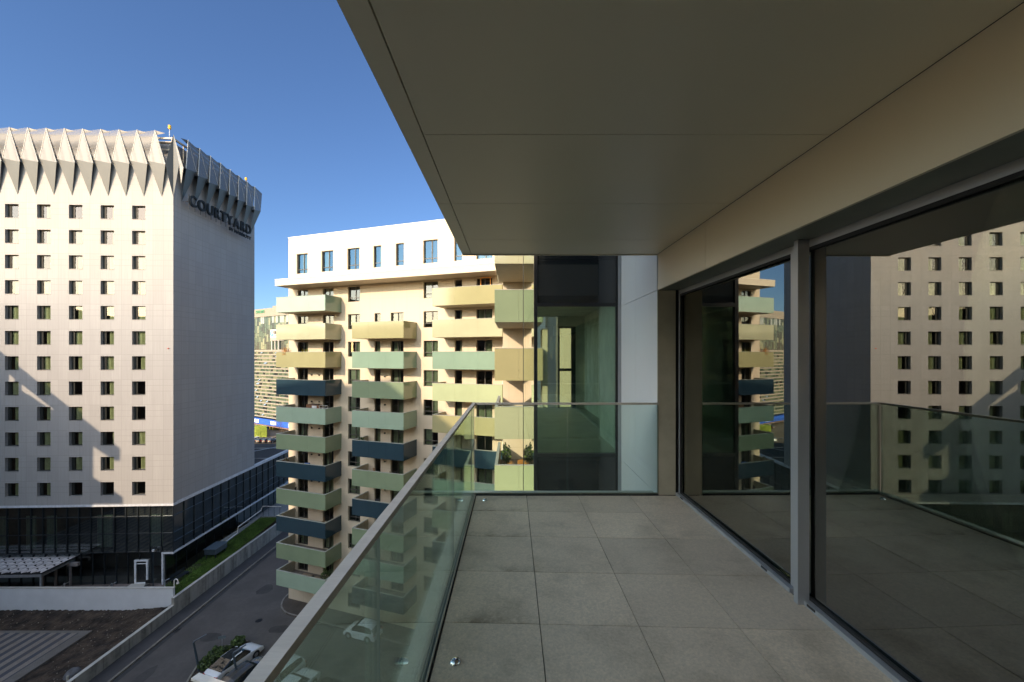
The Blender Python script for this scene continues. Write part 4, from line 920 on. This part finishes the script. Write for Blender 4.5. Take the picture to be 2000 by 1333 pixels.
def street_lamp(x, y, lab, H=5.0, lean=.16):
    e = empty("street_lamp", (x, y, GZ + .1), 0, lab, "street lamp", "dark angled street lamps by the parked cars")
    m1 = MB(); m1.tube([(0, 0, 0), (-lean * H * 1.1, 0, H)], .10, 8, r2=.075); m1.build("pole", pole_m, e)
    m1 = MB(); q = Vector((-lean * H * 1.1, 0, H)); w = q + Vector((.55, .85, .12)); d = (w - q).normalized(); s = Vector((0, 0, 1)).cross(d) * .06
    m1.add([q - s, q + s, w + s, w - s, q - s + Vector((0, 0, .1)), q + s + Vector((0, 0, .1)), w + s + Vector((0, 0, .06)), w - s + Vector((0, 0, .06))], [(0, 1, 2, 3), (7, 6, 5, 4), (0, 4, 5, 1), (1, 5, 6, 2), (2, 6, 7, 3), (3, 7, 4, 0)]); m1.build("arm", mat("lamp_arm", (.10, .12, .14), .4), e)
street_lamp(-28.6, 37.4, "dark leaning street lamp beside the bushes", 2.6, .18)
street_lamp(-23.75, 35.6, "dark leaning street lamp in front of the white saloon", 2.9, .16)
street_lamp(-19.0, 34.0, "dark leaning street lamp among the white cars behind the glass", 2.9, .16)
e = empty("road_sign", (-28.6, 40.35, GZ + .1), .3, "small square road sign on a thin pole by the bushes", "road sign")
mb = MB(); mb.tube([(0, 0, 0), (0, 0, 1.15)], .025, 6); mb.build("pole", galv, e); mb = MB(); mb.box(-.32, .32, -.05, -.03, .9, 1.15); mb.build("sign_plate", mat("sign_back", (.12, .15, .16), .4), e)

# ------------------------------------------------------------------ FAR OFFICE BUILDING in the gap
OA = math.atan2(.512, -.859) - math.pi
off = empty("office_building", (-99.8, 162, 0), OA, "distant office block with striped lower floors and patchwork glass top", "office building")
off.scale = (1.34, 1.34, 1.34); GO = GZ / 1.34
con_w = mat("office_concrete", (.26, .235, .19), .8, var=.10)
pt = [mat("office_pane%d" % i, c, .15, var=.12, scale=1) for i, c in enumerate([(.10, .13, .085), (.045, .075, .055), (.02, .028, .028), (.17, .185, .12), (.25, .28, .27)])]
A0, A1 = -30, 24
mb = MB(); mb.box(A0, A1, .45, 15, -18.4, 1.3); mb.build("core", mat("office_core", (.05, .06, .04), .5, var=.5, scale=.4), off)
mb = MB(); nfl = 19; z0, z1 = -18.2, 1.0; dz = (z1 - z0) / nfl
for i in range(nfl + 1): z = z0 + dz * i; mb.box(A0, A1, 0, .5, z - .17, z + .17)
mb.build("floor_bands", con_w, off)
mb = MB()
for i in range(nfl):
    z = z0 + dz * i; x = A0
    while x < A1:
        w = random.choice([.7, 1.0, 1.4]); mb.box(x, x + w - .1, .25, .38, z + .19, z + dz - .19, random.choice([0, 0, 0, 3, 1, 1, 2, 3])); x += w
mb.build("window_band", pt, off)
for i in range(16): x = random.uniform(-3, 9); z = z0 + dz * random.randrange(nfl) + .25; mb = MB(); mb.add([(x, .2, z + .5), (x + .7, .2, z + .5), (x + .7, -.25, z + .15), (x, -.25, z + .15)], [(0, 1, 2, 3)]); mb.build("open_window", mat("sky_pane", (.30, .42, .55), .1), off)
mb = MB(); x = A0
while x < A1:
    w = 1.02; z = 1.6
    while z < 11.2:
        h = random.choice([1.1, 1.6, 2.2]); mb.box(x, x + w - .09, 1.0, 1.12, z, min(11.2, z + h) - .08, random.choice([0, 1, 1, 1, 1, 2, 2, 2, 3, 0])); z += h
    if random.random() < .45: mb.box(x, x + w - .1, .95, 1.0, 9.2, 11.2, 4)
    x += w
mb.box(A0, A1, 1.12, 15, 1.3, 11.2, 2); mb.build("upper_glass", pt, off)
mb = MB(); mb.box(A0, A1, .7, 15, 11.2, 13.6); mb.box(A0, A1, .2, 1, .95, 1.4); mb.box(3, 6, 2, 6, 13.6, 14.4); mb.box(8, 11, 2, 6, 13.6, 14.2); mb.build("parapet", con_w, off)
mb = MB()
for x in (4.9, 6.6, 8.3): mb.box(x, x + .22, .6, .9, 1.4, 4.1)
mb.build("white_fin", mat("white_board", (.62, .58, .52), .5), off)
mb = MB(); mb.box(A0, A1, -.6, .0, -20.3, -18.7, 0); mb.box(A0, A1, -.7, .4, -20.62, -20.4, 1); mb.box(A0, A1, 1.5, 15, GO, -20.4, 2)
mb.build("shop_fascia", [mat("shop_blue", (.01, .10, .50), .4), mat("shop_red", (.30, .17, .14), .5), mat("shop_dark", (.05, .04, .035), .5, var=.6, scale=.8)], off)
mb = MB()
for x in (-2.3, 6.8, 15.5): mb.box(x, x + 2.8, -.66, -.62, -20.0, -19.0)
mb.build("shop_sign_panel", mat("shop_white", (.62, .62, .62), .5), off)
mb = MB()
for x, w, m_ in ((1.9, 2.2, 0), (5.3, .5, 1), (6.8, .4, 1)): mb.box(x, x + w, -.2, 1.4, GO + .05, -20.65, m_)
mb.build("shop_pillar", [mat("poster_blue", (.08, .26, .52), .5, var=.7, scale=.7), mat("pillar_yellow", (.38, .29, .03), .5)], off)
gs = mat("sign_green", (.04, .26, .13), .5)
XZ = lambda x, y, z: Matrix(((1, 0, 0, x), (0, 0, -1, y), (0, 1, 0, z), (0, 0, 0, 1)))
text_mesh("OTELSITE", 1.15, .04, "roof_lettering", gs, off, XZ(-3.6, .62, 12.35), bold=.03)
mb = MB(); mb.box(4.4, 11.5, .55, .8, 4.9, 7.25); sb = mb.build("sign_board", mat("white_board", (.62, .58, .52), .5), off)
mb = MB(); mb.box(4.6, 11.5, .5, .85, 4.0, 4.88); mb.build("board_base", mat("board_base", (.30, .28, .25), .6), sb)
text_mesh("G", 2.0, .04, "logo_letter", mat("logo_teal", (.02, .28, .38), .5), sb, XZ(4.55, .51, 5.35), bold=.07)
text_mesh("Globe", 1.25, .04, "board_lettering", mat("logo_dark", (.05, .04, .04), .5), sb, XZ(6.2, .51, 6.0), bold=.05)
mb = MB(); mb.box(7.0, 8.6, .48, .52, 5.45, 5.62); mb.build("underline", mat("logo_dark", (.05, .04, .04), .5), sb)

# far car park, verge and cars
fx = lambda px, Y: (px - 1000) * Y / 799
mb = MB()
for i in range(2500):
    Y = random.uniform(144, 156); x = random.uniform(fx(497, Y), fx(520, Y)); h = random.uniform(.8, 2.6)
    mb.add([(x, Y, GZ), (x + .3, Y, GZ), (x + random.uniform(-.4, .4), Y, GZ + h)], [(0, 1, 2)])
o = mb.build("verge_plants", mat("verge_green", (.20, .26, .03), .8, var=.4)); o['kind'] = 'stuff'; o['label'] = "bright yellow green verge plants by the far car park"
fcol = [(530, 158, pw_, "far silver car behind the verge plants"), (503, 137, pw_, "white car at the near edge of the far car park"), (514, 136, pb_, "black car beside the white one in the far car park"), (525, 136, pb_, "second black car in the far car park"), (536, 136, pb_, "third black car in the far car park, nearest the balconies"), (500, 160, pb_, "black car under the blue shop fascia")]
for px, Y, pm, lab in fcol[:]:
    if px == 530: px = 509
    c = car((fx(px, Y), Y, GZ - .1), R(70), pm, lab, 4.5, 1.8, kind='suv'); c['group'] = "cars in the far car park"
def bare_tree(x, y, lab, H=5, name="bare_tree"):
    e = empty(name, (x, y, GZ - .1), 0, lab, "tree"); m1 = MB(); m1.tube([(0, 0, 0), (.1, 0, H * .5), (0, .1, H * .8)], .12, 6, r2=.04)
    m1.build("trunk", mat("bark", (.07, .05, .035), .9), e); m1 = MB()
    for i in range(500):
        a, b = random.uniform(0, 6.28), random.uniform(.3, 1); r = H * .45 * random.random() ** .5; c = Vector((r * math.cos(a), r * math.sin(a), H * random.uniform(.3, 1)))
        d = Vector((random.uniform(-1, 1), random.uniform(-1, 1), random.uniform(0, 1))) * .35; m1.add([c, c + d, c + Vector((.08, .05, .05))], [(0, 1, 2)])
    m1.build("crown", mat("brown_twigs", (.16, .09, .05), .9, var=.4), e)
bare_tree(fx(547, 154), 154, "bare brown tree before the far blue shop fascia"); bare_tree(fx(556, 154), 154, "second bare brown tree, further right by the balconies", 4.5)
# distant skyline seen at the horizon beyond the corner room
mb = MB()
sk = mat("far_building", (.30, .30, .32), .9, var=.2, scale=.01)
for i, (x, w, h) in enumerate(((20, 40, 22), (75, 30, 34), (120, 50, 26), (-20, 30, 25), (190, 60, 40))):
    b = MB(); b.box(0, w, 0, 30, GZ, GZ + h); 
    for q in range(int(h / 3.2)): b.box(-.1, w + .1, -.1, 0, GZ + 1.2 + q * 3.2, GZ + 2.8 + q * 3.2, 1)
    e = empty("distant_building", (x, 420 + 30 * i, 0), 0, None, "building"); e['label'] = ["low", "tall", "wide", "narrow", "broad"][i] + " distant block on the horizon, seen through the corner room"
    b.build("wall", [sk, mat("far_windows", (.08, .09, .1), .3)], e)

# ------------------------------------------------------------------ towers added out of frame, shaped to shade the hotel, flats, street and terrace
def tower(name, boxes, lab):
    e = empty(name, (0, 0, 0), 0, lab, "tower block"); w = MB(); g_ = MB()
    for x0, x1, y0, y1, z0, z1 in boxes:
        w.box(x0, x1, y0, y1, z0, z1)
        z = z0 + 2
        while z < z1 - 2 and z1 - z0 > 6:
            x = x0 + 1.5
            while x < x1 - 2: g_.box(x, x + 1.6, y1, y1 + .05, z, z + 1.6); g_.box(x, x + 1.6, y0 - .05, y0, z, z + 1.6); x += 3.6
            z += 3.1
    w.build("wall", mat("tower_brick", (.20, .13, .09), .85, var=.15), e); g_.build("window", spandrel, e)
tower("shadow_tower", [(-112, -72, 15, 22, GZ, 5.35), (-112, -72, 22, 27, GZ, 5.0), (-112, -72, 27, 30.5, GZ, 4.9), (-112, -72, 30.5, 40, GZ, 7.0), (-112, -72, 40, 52, GZ, 8.1), (-72.7, -72, 10, 15, 4.5, 5.6), (-72.5, -72, 28.2, 28.7, 2.4, 6.2), (-112.2, -72, 9.5, 52, -.6, .3)], "unseen brick tower, shaped so its shadow falls on the hotel front")
tower("shadow_tower", [(-125, -67.5, -32, -20, GZ, 10.8), (-67.5, -52, -32, -20, GZ, 25.4), (-52, -45.4, -32, -20, GZ, 21.5), (-45.4, -41.5, -32, -20, GZ, 18.2), (-41.5, -37, -32, -20, GZ, 14.5), (-37, -28, -32, -20, GZ, 9.0), (-62, -58.5, -28, -24, 25.4, 27), (-25.5, 14, -44, -30, GZ, 17.5)], "unseen stepped brick tower behind the terrace, shaped to shade apartment block and terrace")

# sloping beam added to the first tower to slant its shadow on the hotel
rk = MB(); rk.add([(-72.7, 10, 4.9), (-72, 10, 4.9), (-72, 52, 8.0), (-72.7, 52, 8.0), (-72.7, 10, 6.0), (-72, 10, 6.0), (-72, 52, 9.6), (-72.7, 52, 9.6)], [(0, 3, 2, 1), (4, 5, 6, 7), (0, 1, 5, 4), (1, 2, 6, 5), (2, 3, 7, 6), (3, 0, 4, 7)])
rk.build("shadow_beam", mat("tower_brick", (.2, .13, .09)), bpy.data.objects["shadow_tower"])
# patches of newer asphalt and a drain in the road
dk = mat("asphalt_patch", (.055, .05, .048), .92, var=.3, scale=.6, fine=.2)
for i, (x, y, a, b) in enumerate(((-31.0, 42.0, 1.3, .9), (-33.2, 36.2, .8, 2.2), (-30.5, 50.5, 1.0, 1.4), (-24.5, 43.2, 1.6, .7))):
    n = 9; pts = [(x + a * math.cos(q / n * 6.283) * random.uniform(.7, 1), y + b * math.sin(q / n * 6.283) * random.uniform(.7, 1)) for q in range(n)]
    sheet("asphalt_patch", pts, GZ + .004, dk)
e = empty("drain_grate", (-35.2, 43.0, GZ + .004), 0, "rectangular iron drain grate in the gutter by the long kerb", "drain grate"); m1 = MB()
for i in range(7): m1.box(-.18, .18, -.3 + i * .09, -.26 + i * .09, 0, .015)
m1.box(-.22, -.18, -.32, .34, 0, .02); m1.box(.18, .22, -.32, .34, 0, .02); m1.build("grate", mat("cast_iron", (.02, .02, .022), .6, .4), e)
